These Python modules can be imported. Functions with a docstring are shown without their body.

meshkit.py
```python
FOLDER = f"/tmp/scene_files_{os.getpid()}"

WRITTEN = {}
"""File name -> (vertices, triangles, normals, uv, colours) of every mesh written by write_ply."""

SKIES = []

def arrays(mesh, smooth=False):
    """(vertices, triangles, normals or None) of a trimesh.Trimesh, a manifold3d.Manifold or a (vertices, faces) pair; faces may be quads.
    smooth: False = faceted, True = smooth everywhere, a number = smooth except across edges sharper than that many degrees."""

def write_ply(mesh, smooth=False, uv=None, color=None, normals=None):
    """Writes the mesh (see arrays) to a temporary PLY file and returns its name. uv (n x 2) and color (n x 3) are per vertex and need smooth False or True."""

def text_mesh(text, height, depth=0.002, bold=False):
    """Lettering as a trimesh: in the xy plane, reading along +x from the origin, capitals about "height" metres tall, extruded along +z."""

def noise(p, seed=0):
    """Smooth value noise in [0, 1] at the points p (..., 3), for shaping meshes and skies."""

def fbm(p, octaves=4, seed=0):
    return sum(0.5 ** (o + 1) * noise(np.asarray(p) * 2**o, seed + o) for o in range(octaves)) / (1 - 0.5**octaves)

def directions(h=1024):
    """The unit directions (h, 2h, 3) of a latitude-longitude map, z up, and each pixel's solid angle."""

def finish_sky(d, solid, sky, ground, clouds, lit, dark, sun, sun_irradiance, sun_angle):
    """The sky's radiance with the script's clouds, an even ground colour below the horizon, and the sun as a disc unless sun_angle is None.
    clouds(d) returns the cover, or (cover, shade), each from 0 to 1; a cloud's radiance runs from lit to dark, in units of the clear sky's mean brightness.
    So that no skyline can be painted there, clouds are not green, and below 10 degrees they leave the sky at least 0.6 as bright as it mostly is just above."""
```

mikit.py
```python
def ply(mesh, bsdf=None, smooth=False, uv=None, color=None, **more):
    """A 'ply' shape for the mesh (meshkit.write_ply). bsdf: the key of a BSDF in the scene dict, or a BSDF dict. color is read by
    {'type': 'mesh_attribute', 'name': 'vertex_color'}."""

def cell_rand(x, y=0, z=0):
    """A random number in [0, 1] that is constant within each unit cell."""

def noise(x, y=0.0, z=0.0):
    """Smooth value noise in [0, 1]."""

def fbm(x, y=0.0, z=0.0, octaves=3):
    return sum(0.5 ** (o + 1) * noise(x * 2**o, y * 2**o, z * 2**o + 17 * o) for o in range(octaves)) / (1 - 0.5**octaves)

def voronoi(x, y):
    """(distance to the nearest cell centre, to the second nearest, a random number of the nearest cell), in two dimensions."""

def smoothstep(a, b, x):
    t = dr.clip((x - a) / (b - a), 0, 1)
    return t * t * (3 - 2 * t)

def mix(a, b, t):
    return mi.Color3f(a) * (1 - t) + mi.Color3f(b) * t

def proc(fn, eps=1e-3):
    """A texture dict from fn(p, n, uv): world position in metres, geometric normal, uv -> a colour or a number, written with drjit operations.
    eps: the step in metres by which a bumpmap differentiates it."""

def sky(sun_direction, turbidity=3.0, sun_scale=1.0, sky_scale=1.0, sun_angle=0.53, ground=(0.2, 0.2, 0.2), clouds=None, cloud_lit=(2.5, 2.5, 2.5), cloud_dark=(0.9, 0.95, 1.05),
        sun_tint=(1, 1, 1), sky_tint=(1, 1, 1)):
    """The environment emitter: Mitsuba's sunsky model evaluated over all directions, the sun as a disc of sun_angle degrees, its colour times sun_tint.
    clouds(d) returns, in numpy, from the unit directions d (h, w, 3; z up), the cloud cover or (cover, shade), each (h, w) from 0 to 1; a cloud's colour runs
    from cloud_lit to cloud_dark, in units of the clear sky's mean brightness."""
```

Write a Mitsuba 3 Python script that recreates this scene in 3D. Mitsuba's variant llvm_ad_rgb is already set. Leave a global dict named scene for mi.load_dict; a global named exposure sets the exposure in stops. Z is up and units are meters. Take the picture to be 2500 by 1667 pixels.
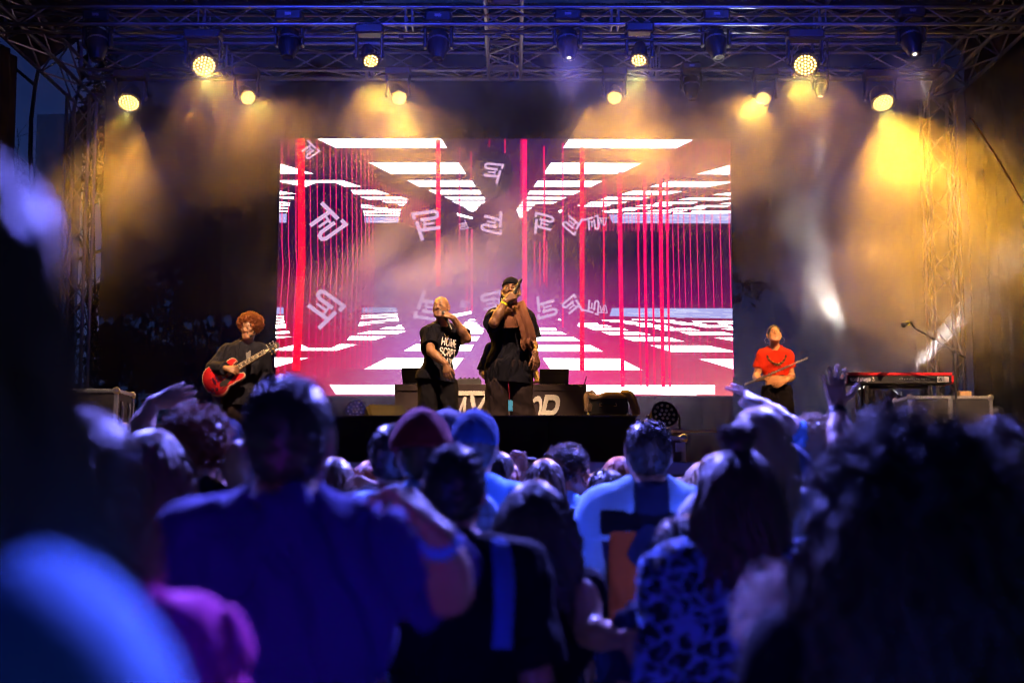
import math, random
import numpy as np, trimesh, mitsuba as mi, drjit as dr
import mikit, meshkit
from shapely.geometry import Polygon, Point, LineString, box as sbox
from shapely import affinity
from shapely.ops import unary_union
T = mi.ScalarTransform4f
random.seed(7)
RNG = np.random.default_rng(7)
scene, labels = {}, {}

# ------------------------------------------------------------------ camera, sky, exposure
FPX, EYE, HOR = 3500.0, np.array([0.0, 0.0, 1.5]), 1230.0     # focal length in pixels of the 2500 px frame, eye point, horizon row
PITCH = math.atan((HOR - 833.5) / FPX)
FWD = np.array([0, math.cos(PITCH), math.sin(PITCH)])
UP = np.array([0, -math.sin(PITCH), math.cos(PITCH)])
exposure = 4.0                                                # a dusk exposure: every light below is real-world dim by 2 ** -exposure
LK = 2.0 ** -exposure
scene['camera'] = {'type': 'thinlens', 'fov': math.degrees(2 * math.atan(1250 / FPX)), 'fov_axis': 'x', 'near_clip': 0.1, 'far_clip': 600.0,
                   'aperture_radius': 0.0115, 'focus_distance': 14.6,
                   'to_world': T().look_at(origin=EYE.tolist(), target=(EYE + FWD).tolist(), up=[0, 0, 1])}
scene['sky'] = dict(mikit.sky([-0.35, 0.9, 0.10], turbidity=3, sun_scale=0.0, sky_scale=1.35 * LK, clouds=lambda d: (np.ones(d.shape[:2]), np.clip(d[..., 2] * 2.6, 0, 1) ** 0.7 + (1 - np.clip(d[..., 2] * 2.6, 0, 1) ** 0.7) * np.clip(0.45 - 0.75 * d[..., 1], 0, 0.8)), cloud_lit=(0.55, 1.15, 3.9), cloud_dark=(0.030, 0.085, 0.80), ground=(0.02, 0.02, 0.03)), sampling_weight=5.0)


def P(px, py, Y):
    """The point at distance Y in front of the camera that shows at this pixel of the 2500 px wide photograph."""
    d = FWD + np.array([1, 0, 0]) * (px - 1250) / FPX - UP * (py - 833.5) / FPX
    return EYE + d * (Y / d[1])


DECK, GROUND = 1.8, 0.0

# ------------------------------------------------------------------ bookkeeping
_used = {}


def numbered(name):
    n = _used.get(name, 0)
    _used[name] = n + 1
    return name if n == 0 else f'{name}_{n:03d}'


def thing(name, label, cat, group=None, kind=None):
    key = numbered(name)
    labels[key] = {'label': label, 'category': cat}
    if group: labels[key]['group'] = group
    if kind: labels[key]['kind'] = kind
    return key


def put(key, mesh, m, smooth=False, **more):
    scene[key] = mikit.ply(mesh, m, smooth=smooth, **more)
    return key


def part(parent, name, mesh, m, smooth=False, label=None, kind=None, **more):
    key = numbered(parent + '__' + name)
    put(key, mesh, m, smooth, **more)
    if label or kind:
        labels[key] = {k: v for k, v in (('label', label), ('kind', kind)) if v}
    return key


def solo(name, mesh, m, label, cat, smooth=False, group=None, **more):
    return put(thing(name, label, cat, group), mesh, m, smooth, **more)


def structure(name, mesh, m, label=None, smooth=False):
    key = numbered(name)
    labels[key] = {'kind': 'structure'}
    if label: labels[key]['label'] = label
    return put(key, mesh, m, smooth)


def rgb(c): return {'type': 'rgb', 'value': [float(x) for x in c]}


def mat(name, c, rough=0.6, metal=0.0, spec=0.4, two=False, **more):
    b = {'type': 'principled', 'base_color': c if isinstance(c, dict) else rgb(c), 'roughness': rough, 'metallic': metal, 'specular': spec, **more}
    scene[name] = {'type': 'twosided', 'bsdf': b} if two else b
    return name


def cloth(name, c, rough=0.9, **more): return mat(name, c, rough, spec=0.08, sheen=0.15 if max(c) > 0.1 else 0.0, **more)


# ------------------------------------------------------------------ mesh helpers
cat = trimesh.util.concatenate


def box(sx, sy, sz, c=(0, 0, 0), bev=0.0):
    if bev > 0:
        import manifold3d as m3
        pts = []
        for x in (-1, 1):
            for y in (-1, 1):
                for z in (-1, 1):
                    for a in range(3):
                        q = np.array([x * sx, y * sy, z * sz]) / 2
                        for b in range(3):
                            if b != a: q[b] -= np.sign(q[b]) * bev
                        pts.append(q)
        m = trimesh.convex.convex_hull(np.array(pts))
    else:
        m = trimesh.creation.box([sx, sy, sz])
    m.apply_translation(c)
    return m


def tube(a, b, r, n=8, r2=None):
    """A straight tube (tapered when r2 is given) with closed ends."""
    a, b = np.asarray(a, float), np.asarray(b, float)
    return sweep([a, b], [r, r if r2 is None else r2], n)


def sweep(pts, rad, n=8, closed=False, squash=1.0):
    p = np.asarray(pts, float)
    rad = np.broadcast_to(np.asarray(rad, float), (len(p),))
    t = np.gradient(p, axis=0) if not closed else np.roll(p, -1, 0) - np.roll(p, 1, 0)
    t /= np.linalg.norm(t, axis=1, keepdims=True) + 1e-12
    ref = np.array([0, 0, 1.0]) if abs(t[:, 2]).mean() < 0.8 else np.array([1.0, 0, 0])
    a = np.cross(t, ref); a /= np.linalg.norm(a, axis=1, keepdims=True) + 1e-12
    b = np.cross(t, a)
    ang = np.arange(n) * 2 * np.pi / n
    v = p[:, None] + rad[:, None, None] * (np.cos(ang)[None, :, None] * a[:, None] + squash * np.sin(ang)[None, :, None] * b[:, None])
    m = len(p)
    k = m if closed else m - 1
    i, j = np.meshgrid(np.arange(k), np.arange(n), indexing='ij')
    i2 = (i + 1) % m
    q = np.stack([i * n + j, i * n + (j + 1) % n, i2 * n + (j + 1) % n, i2 * n + j], -1).reshape(-1, 4)
    f = np.vstack([q[:, [0, 1, 2]], q[:, [0, 2, 3]]])
    v = v.reshape(-1, 3)
    if not closed:
        v = np.vstack([v, p[0], p[-1]])
        jj = np.arange(n)
        f = np.vstack([f, np.stack([np.full(n, m * n), (jj + 1) % n, jj], 1), np.stack([np.full(n, m * n + 1), (m - 1) * n + jj, (m - 1) * n + (jj + 1) % n], 1)])
    return trimesh.Trimesh(v, f, process=False)


def lathe(prof, n=24):
    """prof: (r, z) pairs, turned round z."""
    m = trimesh.creation.revolve(np.asarray(prof, float), sections=n)
    return m


def extrude(poly, h, z=0.0):
    polys = getattr(poly, 'geoms', [poly])
    m = cat([trimesh.creation.extrude_polygon(g, h, engine='earcut') for g in polys if g.area > 1e-9])
    m.apply_translation([0, 0, z])
    return m


def orient(m, o, x, y, z=None):
    """A copy of the mesh with its local axes laid along x, y (and z = x cross y) at o."""
    x = np.asarray(x, float); x = x / np.linalg.norm(x)
    y = np.asarray(y, float); y = y - x * (x @ y); y /= np.linalg.norm(y)
    M = np.eye(4); M[:3, 0], M[:3, 1], M[:3, 2], M[:3, 3] = x, y, np.cross(x, y), o
    m = m.copy(); m.apply_transform(M)
    return m


def upright(m, o, yaw=0.0):
    M = trimesh.transformations.rotation_matrix(yaw, [0, 0, 1]); M[:3, 3] = o
    m = m.copy(); m.apply_transform(M)
    return m


def unit(v):
    v = np.asarray(v, float)
    return v / (np.linalg.norm(v) + 1e-12)


def catmull(pts, n=6):
    p = np.asarray(pts, float)
    q = np.vstack([2 * p[0] - p[1], p, 2 * p[-1] - p[-2]])
    out = []
    for i in range(len(p) - 1):
        a, b, c, d = q[i:i + 4]
        for t in np.arange(n) / n:
            out.append(0.5 * (2 * b + (c - a) * t + (2 * a - 5 * b + 4 * c - d) * t * t + (3 * b - a - 3 * c + d) * t ** 3))
    out.append(p[-1])
    return np.array(out)


# ------------------------------------------------------------------ materials of the stage
mat('alu', (0.21, 0.21, 0.25), 0.36, 0.9)
mat('alu_dull', (0.16, 0.16, 0.19), 0.5, 0.85)
mat('case_edge', (0.45, 0.45, 0.47), 0.38, 0.9)
mat('black_metal', (0.02, 0.02, 0.022), 0.42)
mat('black_plastic', (0.018, 0.018, 0.02), 0.35)
mat('black_matt', (0.012, 0.012, 0.014), 0.85, two=True)
cloth('drape', (0.006, 0.0055, 0.008), two=True)
cloth('roof_skin', (0.02, 0.02, 0.025), two=True)
mat('silver', (0.82, 0.80, 0.76), 0.2, 1.0)
mat('chrome', (0.8, 0.8, 0.82), 0.12, 1.0)
mat('gold', (0.85, 0.58, 0.2), 0.28, 1.0)
mat('white_print', (0.80, 0.79, 0.77), 0.7)
mat('ground_grass', mikit.proc(lambda p, n, uv: mikit.mix((0.02, 0.035, 0.01), (0.06, 0.07, 0.025), mikit.fbm(p.x * 3, p.y * 3, 0, 4))), 0.95)
mat('deck_ply', mikit.proc(lambda p, n, uv: mikit.mix((0.02, 0.018, 0.016), (0.045, 0.04, 0.036), mikit.fbm(p.x * 4, p.y * 4, p.z, 4))), 0.7)
mat('bark', (0.03, 0.022, 0.016), 0.95)
scene['leaf'] = {'type': 'twosided', 'bsdf': {'type': 'diffuse', 'reflectance': rgb((0.012, 0.016, 0.008))}}
scene['gauze'] = {'type': 'mask', 'opacity': 0.72, 'bsdf': {'type': 'twosided', 'bsdf': {'type': 'diffuse', 'reflectance': rgb((0.004, 0.004, 0.006))}}}
scene['gauze_thin'] = {'type': 'mask', 'opacity': 0.6, 'bsdf': {'type': 'twosided', 'bsdf': {'type': 'diffuse', 'reflectance': rgb((0.03, 0.028, 0.035))}}}
scene['dead'] = {'type': 'diffuse', 'reflectance': rgb((0.02, 0.02, 0.02))}


# ------------------------------------------------------------------ lamps (a spot per lit lamp; the housings are built further down)
def spot(o, d, c, power, cut, beam=None, weight=1.0):
    o, d = np.asarray(o, float), unit(d)
    up = [0, 0, 1] if abs(d[2]) < 0.95 else [0, 1, 0]
    scene[numbered('lamp_light')] = {'type': 'spot', 'to_world': T().look_at(origin=o.tolist(), target=(o + d).tolist(), up=up), 'intensity': rgb(np.asarray(c) * power * LK),
                                     'cutoff_angle': cut, 'beam_width': cut * 0.55 if beam is None else beam, 'sampling_weight': weight}


AMBER, BLUE, WARM, WHITE = (1.0, 0.42, 0.03), (0.17, 0.17, 1.0), (1.0, 0.60, 0.32), (1.0, 0.92, 0.80)

# ================================================================== the setting
structure('ground', box(240, 240, 0.2, (0, 60, -0.1)), 'ground_grass')
structure('stage_deck', box(13.4, 10.6, 0.12, (0, 15.5, DECK - 0.06)), 'deck_ply', 'black plywood stage floor')

FB = thing('stage_riser', 'black panelled riser along the front of the stage below the singers', 'riser')
zf0, zf1 = P(1175, 1160, 12.6)[2], P(1175, 1013, 12.6)[2]
xa, xb = P(700, 1013, 12.6)[0], P(1553, 1013, 12.6)[0]
for i in range(4):
    w = (xb - xa) / 4
    part(FB, 'panel', box(w - 0.006, 0.75, zf1 - 0.02 - 0.9, (xa + w * (i + 0.5), 13.0, (zf1 - 0.02 + 0.9) / 2), 0.006), 'black_matt')
part(FB, 'top_edge', box(xb - xa + 0.02, 0.79, 0.02, ((xa + xb) / 2, 13.0, zf1 - 0.01), 0.004), 'black_metal')

SK = thing('stage_skirt', 'black cloth skirt hanging along the low front of the stage', 'stage skirt')
def drape_mesh(a, b, z0, z1, amp=0.05, wave=0.35, n=None, nz=10, seed=0, sag=0.0):
    """A hanging cloth from a to b (x, y) between two heights, in soft vertical folds."""
    a, b = np.asarray(a, float), np.asarray(b, float)
    L = np.linalg.norm(b - a); n = n or max(12, int(L / wave * 8))
    t = np.linspace(0, 1, n); nrm = np.array([-(b - a)[1], (b - a)[0]]) / L
    rg = np.random.default_rng(seed)
    ph = np.cumsum(1 + 0.5 * rg.standard_normal(n)) * (L / n) / wave * 2 * np.pi
    v = []
    for k in range(nz + 1):
        z = z0 + (z1 - z0) * k / nz
        off = amp * np.sin(ph + 0.4 * np.sin(3 * k / nz)) * (0.6 + 0.4 * (1 - k / nz)) + amp * 0.6 * np.sin(ph * 0.37 + 1.7)
        zz = z + (sag * np.sin(ph * 0.2) if k in (0, nz) else 0)
        v.append(np.column_stack([a[0] + (b - a)[0] * t + nrm[0] * off, a[1] + (b - a)[1] * t + nrm[1] * off, np.full(n, 0.0) + zz]))
    v = np.vstack(v)
    i, j = np.meshgrid(np.arange(nz), np.arange(n - 1), indexing='ij')
    q = np.stack([i * n + j, i * n + j + 1, (i + 1) * n + j + 1, (i + 1) * n + j], -1).reshape(-1, 4)
    return trimesh.Trimesh(v, np.vstack([q[:, [0, 1, 2]], q[:, [0, 2, 3]]]), process=False)
part(SK, 'cloth', drape_mesh((-6.7, 10.15), (6.7, 10.15), 0.02, DECK - 0.13, 0.03, 0.3, seed=3), 'drape', True)
part(SK, 'edge_rail', box(13.4, 0.05, 0.09, (0, 10.17, DECK - 0.05), 0.006), 'alu_dull')

# ------------------------------------------------------------------ roof: trusses
def truss(name, label, a, b, w, h, panels, grp=None, m='alu', up=(0, 0, 1), r=0.024, rb=0.0095, faces=4, phase=0):
    """A four-chord box truss from a to b: each chord and each brace a part."""
    a, b, up = np.asarray(a, float), np.asarray(b, float), np.asarray(up, float)
    d = unit(b - a); s = unit(np.cross(d, up)); u = np.cross(s, d)
    k = thing(name, label, 'truss', grp)
    cs = [s * w / 2 + u * h / 2, s * w / 2 - u * h / 2, -s * w / 2 - u * h / 2, -s * w / 2 + u * h / 2]
    for c in cs:
        part(k, 'chord', tube(a + c, b + c, r, 10), m, 40)
    L = np.linalg.norm(b - a)
    for f in range(faces):
        c0, c1 = cs[f], cs[(f + 1) % 4]
        for i in range(panels):
            p, q = a + d * L * i / panels, a + d * L * (i + 1) / panels
            if (i + f + phase) % 2: c0_, c1_ = c1, c0
            else: c0_, c1_ = c0, c1
            part(k, 'brace', tube(p + c0_, q + c1_, rb, 5), m, 40)
    if panels > 14:
        for i in range(0, panels + 1, max(1, panels // 5)):                         # end frames where two lengths are bolted together
            for e in (-0.04, 0.04):
                p = a + d * min(max(L * i / panels + e, 0.02), L - 0.02)
                for f in range(4):
                    part(k, 'joint_bar', tube(p + cs[f], p + cs[(f + 1) % 4], rb * 1.3, 6), m, 40)
    return k

RG = 'aluminium trusses that carry the stage roof'
zt, zb_ = P(1250, 18, 16.5)[2], P(1250, 60, 16.5)[2]
ht = zt - zb_
truss('roof_truss', 'bright box truss along the top that carries the nearer row of lamps', (-6.15, 16.64, (zt + zb_) / 2), (6.15, 16.64, (zt + zb_) / 2), 0.28, ht, 40)
zt2, zb2 = P(1250, 107, 19.3)[2], P(1250, 171, 19.3)[2]
truss('roof_truss', 'deeper rear aluminium truss across the stage above the video wall', (-6.0, 19.5, (zt2 + zb2) / 2), (6.0, 19.5, (zt2 + zb2) / 2), 0.4, zt2 - zb2, 18, r=0.026, rb=0.012)
zs = zt + 0.05
truss('roof_truss', 'short blue lit truss running back under the middle of the roof like a ladder', (-0.10, 11.3, zs + 0.22), (-0.10, 19.3, zs + 0.1), 0.44, 0.34, 16, r=0.026, rb=0.012, faces=4)
truss('roof_truss', 'dark side truss along the left edge of the roof', (-6.15, 10.6, 7.45), (-6.15, 20.1, 7.45), 0.36, 0.36, 14, r=0.026, rb=0.012)
truss('roof_truss', 'dark side truss along the right edge of the roof', (6.15, 10.6, 7.45), (6.15, 20.1, 7.45), 0.36, 0.36, 14, r=0.026, rb=0.012)
truss('roof_truss', 'front roof truss above the picture with the blue and warm front lamps', (-6.3, 10.9, 7.75), (6.3, 10.9, 7.75), 0.36, 0.36, 24, r=0.026, rb=0.012)
truss('truss_tower', 'truss tower at the left rear corner beside the strip of sky', (-6.17, 20.05, DECK), (-6.17, 20.05, 7.3), 0.32, 0.34, 13, up=(0, 1, 0), m='alu_dull', r=0.026, rb=0.012)
truss('truss_tower', 'upright truss tower at the right rear corner lost in orange smoke', (6.1, 20.05, DECK), (6.1, 20.05, 7.3), 0.38, 0.38, 13, up=(0, 1, 0), m='alu_dull', r=0.026, rb=0.012)
for sx, wd in ((-1, 'left'), (1, 'right')):
    truss('truss_tower', f'upright truss tower at the front {wd} corner of the stage outside the picture', (sx * 6.3, 10.9, 0.0), (sx * 6.3, 10.9, 7.55), 0.38, 0.38, 15, up=(0, 1, 0), m='alu_dull', r=0.026, rb=0.012)

def rail_pair(y, z, label, x0=-6.0, x1=6.0, r=0.022):
    k = thing('roof_rail', label, 'roof rail')
    part(k, 'tube', tube((x0, y, z), (x1, y, z), r, 8), 'alu_dull', 40)
    for x in np.linspace(x0 + 0.3, x1 - 0.3, 9):
        part(k, 'clamp', box(0.06, 0.07, 0.07, (x, y, z), 0.01), 'black_metal')
rail_pair(20.15, P(1250, 195, 20.15)[2], 'thin rear roof rail just above the video wall')
rail_pair(17.9, P(1250, 90, 17.9)[2], 'thin roof rail between the two lamp trusses')

# roof skin: a shallow black awning over the trusses
RF = thing('stage_roof', 'dark cloth canopy stretched over the stage trusses', 'stage roof')
def roof_mesh():
    xs, ys = np.linspace(-7.0, 7.0, 15), np.linspace(10.2, 20.6, 12)
    X, Y = np.meshgrid(xs, ys)
    Z = 8.55 + 0.55 * (1 - np.abs(X) / 7.0) - 0.02 * np.cos(Y * 3.1) - 0.65 * (np.abs(X) > 6.6)
    v = np.column_stack([X.ravel(), Y.ravel(), Z.ravel()]); n = 15
    i, j = np.meshgrid(np.arange(11), np.arange(14), indexing='ij')
    q = np.stack([i * n + j, i * n + j + 1, (i + 1) * n + j + 1, (i + 1) * n + j], -1).reshape(-1, 4)
    return trimesh.Trimesh(v, np.vstack([q[:, [0, 1, 2]], q[:, [0, 2, 3]]]), process=False)
part(RF, 'canopy', roof_mesh(), 'roof_skin', True)
for x in (-4.5, -2.2, 2.2, 4.5):
    part(RF, 'rafter', tube((x, 10.3, 8.4 + 0.55 * (1 - abs(x) / 7)), (x, 20.5, 8.4 + 0.55 * (1 - abs(x) / 7)), 0.03, 8), 'alu_dull', 40)
for x0, x1 in ((-4.5, -2.2), (2.2, 4.5)):
    for y in (12.0, 15.5, 18.4):
        part(RF, 'rafter_brace', tube((x0, y, 8.35 + 0.55 * (1 - abs(x0) / 7)), (x1, y + 1.4, 8.35 + 0.55 * (1 - abs(x1) / 7)), 0.016, 6), 'alu_dull', 40)

# drapes and the see-through cloth at the back
solo('side_drape', drape_mesh((-6.55, 12.0), (-6.5, 18.2), DECK, 7.3, 0.06, 0.5, seed=11), 'drape', 'black cloth hanging down the left side of the stage', 'drape', True)
solo('side_drape', drape_mesh((6.7, 11.4), (6.6, 20.4), DECK, 8.3, 0.07, 0.55, seed=12), 'drape', 'black cloth hanging in folds down the right side of the stage', 'drape', True)
GZ = P(246, 600, 20.9)[0]
solo('back_cloth', drape_mesh((GZ, 20.9), (2.9, 20.9), DECK - 0.3, 9.0, 0.02, 0.6, seed=13), 'gauze', 'dark see-through cloth behind the stage with the tree showing through', 'cloth', True)
solo('back_cloth', drape_mesh((2.9, 20.95), (6.9, 20.95), DECK - 0.3, 9.0, 0.03, 0.6, seed=14), 'gauze', 'dark see-through cloth behind the flute player and the keyboard', 'cloth', True)
solo('side_cloth', drape_mesh((-7.0, 20.6), (-6.3, 20.6), DECK, 7.2, 0.02, 0.4, seed=15), 'gauze_thin', 'thin grey cloth behind the left tower with bare twigs showing through', 'cloth', True)
strap = catmull([P(2372, 290, 15.5), P(2440, 395, 15.0), P(2512, 520, 14.6)], 6)
solo('tension_strap', sweep(strap, 0.011, 6, squash=0.35), cloth('strap_orange', (0.5, 0.22, 0.06)), 'orange strap slanting across the right side of the stage', 'strap', True)

# ------------------------------------------------------------------ trees behind the stage
def leafy(name, label, base, top, blobs, nleaf, size, seed, trunk_r=0.16):
    k = thing(name, label, 'tree')
    rg = np.random.default_rng(seed)
    base, top = np.asarray(base, float), np.asarray(top, float)
    tr = catmull([base, base * 0.6 + top * 0.4 + [0.1, 0, 0], top], 5)
    part(k, 'trunk', sweep(tr, np.linspace(trunk_r, trunk_r * 0.4, len(tr)), 8), 'bark', True)
    V, F, n0 = [], [], 0
    limbs = []
    for (c, r) in blobs:
        c, r = np.asarray(c, float), np.asarray(r, float)
        j = rg.integers(2, len(tr))
        mid = (tr[j] + c) / 2 + rg.normal(0, 0.15, 3)
        lb = catmull([tr[j], mid, c], 4)
        limbs.append(sweep(lb, np.linspace(trunk_r * 0.35, 0.012, len(lb)), 5))
        n = int(nleaf * (r.prod() ** (1 / 3)))
        d = rg.normal(size=(n, 3)); d /= np.linalg.norm(d, axis=1, keepdims=True)
        p = c + d * r * (rg.random((n, 1)) ** 0.45)
        keep = meshkit.noise(p * 2.2, seed) > 0.36                                   # gaps where the sky shows through
        p = p[keep]; n = len(p)
        ax = rg.normal(size=(n, 3)); ax[:, 2] -= 0.6; ax /= np.linalg.norm(ax, axis=1, keepdims=True)
        bx = np.cross(ax, rg.normal(size=(n, 3))); bx /= np.linalg.norm(bx, axis=1, keepdims=True)
        s = size * (0.6 + 0.8 * rg.random((n, 1)))
        quad = np.stack([p, p + ax * s * 0.5 + bx * s * 0.28, p + ax * s, p + ax * s * 0.5 - bx * s * 0.28], 1).reshape(-1, 3)
        V.append(quad); i = n0 + np.arange(n) * 4
        F += [np.stack([i, i + 1, i + 2], 1), np.stack([i, i + 2, i + 3], 1)]; n0 += 4 * n
    for lb in limbs: part(k, 'limb', lb, 'bark', True)
    part(k, 'crown', trimesh.Trimesh(np.vstack(V), np.vstack(F), process=False), 'leaf', kind='stuff')
    return k

def at(px, py, Y): return P(px, py, Y)
bl = []
rg = np.random.default_rng(5)
for px, py, rr in ((330, 330, .9), (470, 380, .95), (600, 420, .9), (420, 560, 1.0), (560, 600, .95), (330, 700, .85), (480, 760, 1.0), (620, 760, .9), (300, 860, .7), (420, 930, .9), (560, 930, .9), (700, 520, .8), (690, 300, .8), (800, 250, .9), (980, 250, .8), (1150, 270, .9), (260, 290, .5), (1320, 290, .7)):
    bl.append((at(px, py, 23.5 + rg.random() * 1.5), (rr * 0.95, 0.7, rr * 0.8)))
leafy('leafy_tree', 'dark broad-leaved tree seen through the cloth behind the guitar player', (-4.6, 24.5, 0), (-3.9, 24.3, 6.2), bl, 2100, 0.17, 21, 0.22)
bl = [(at(px, py, 24 + rg.random()), (rr, 0.6, rr)) for px, py, rr in ((262, 230, .36), (270, 300, .34), (250, 150, .3), (240, 390, .3), (215, 330, .28), (228, 455, .22), (226, 960, .3))]
leafy('leafy_tree', 'small leafy tree against the strip of sky at the left tower', (-7.0, 24.4, 0), (-6.7, 24.3, 7.0), bl, 520, 0.15, 22, 0.1)
bl = [(at(px, py, 24 + rg.random()), (rr, 0.6, rr)) for px, py, rr in ((2290, 250, .45), (2230, 330, .5), (2300, 420, .4), (2260, 560, .5), (2420, 480, .7), (1950, 520, .8), (2080, 330, .7), (1830, 640, .7), (2280, 700, .35))]
leafy('leafy_tree', 'leafy tree behind the right tower almost hidden by smoke', (7.2, 24.6, 0), (6.9, 24.4, 6.0), bl, 700, 0.18, 23, 0.15)

def bare_tree(label, base, h, seed):
    k = thing('bare_tree', label, 'tree')
    rg = np.random.default_rng(seed)
    tr = catmull([base, np.asarray(base) + [0.35, 0, h * 0.35], np.asarray(base) + [0.1, 0.1, h * 0.7], np.asarray(base) + [0.55, 0.1, h]], 5)
    part(k, 'trunk', sweep(tr, np.linspace(0.075, 0.02, len(tr)), 7), 'bark', True)
    def grow(p, d, L, r, lev):
        q = p + d * L
        m = p + d * L * 0.5 + rg.normal(0, 0.06 * L, 3)
        out = [sweep(catmull([p, m, q], 3), np.linspace(r, r * 0.5, 7), 4)]
        if lev:
            for _ in range(3):
                e = unit(d + rg.normal(0, 0.55, 3) * [1, 0.5, 1])
                out += grow(p + d * L * (0.35 + 0.6 * rg.random()), e, L * 0.62, r * 0.55, lev - 1)
        return out
    for i in range(9):
        j = rg.integers(2, len(tr) - 1)
        part(k, 'branch', cat(grow(tr[j], unit([rg.normal(0, 0.8), rg.normal(0, 0.3), 0.7]), h * 0.2, 0.03, 3)), 'bark', True)
bare_tree('bare twiggy tree left of the left tower', tuple(P(110, 1230, 25)), 8.6, 31)
bare_tree('thin bare tree between the left drape and the tower', tuple(P(165, 1230, 26.5)), 8.2, 32)
bare_tree('bare tree at the top left corner beyond the roof', tuple(P(20, 1230, 24)), 9.4, 33)

# ================================================================== the video wall
def lin(c):
    c = np.asarray(c, float) / 255
    return np.where(c <= 0.04045, c / 12.92, ((c + 0.055) / 1.055) ** 2.4)

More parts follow.
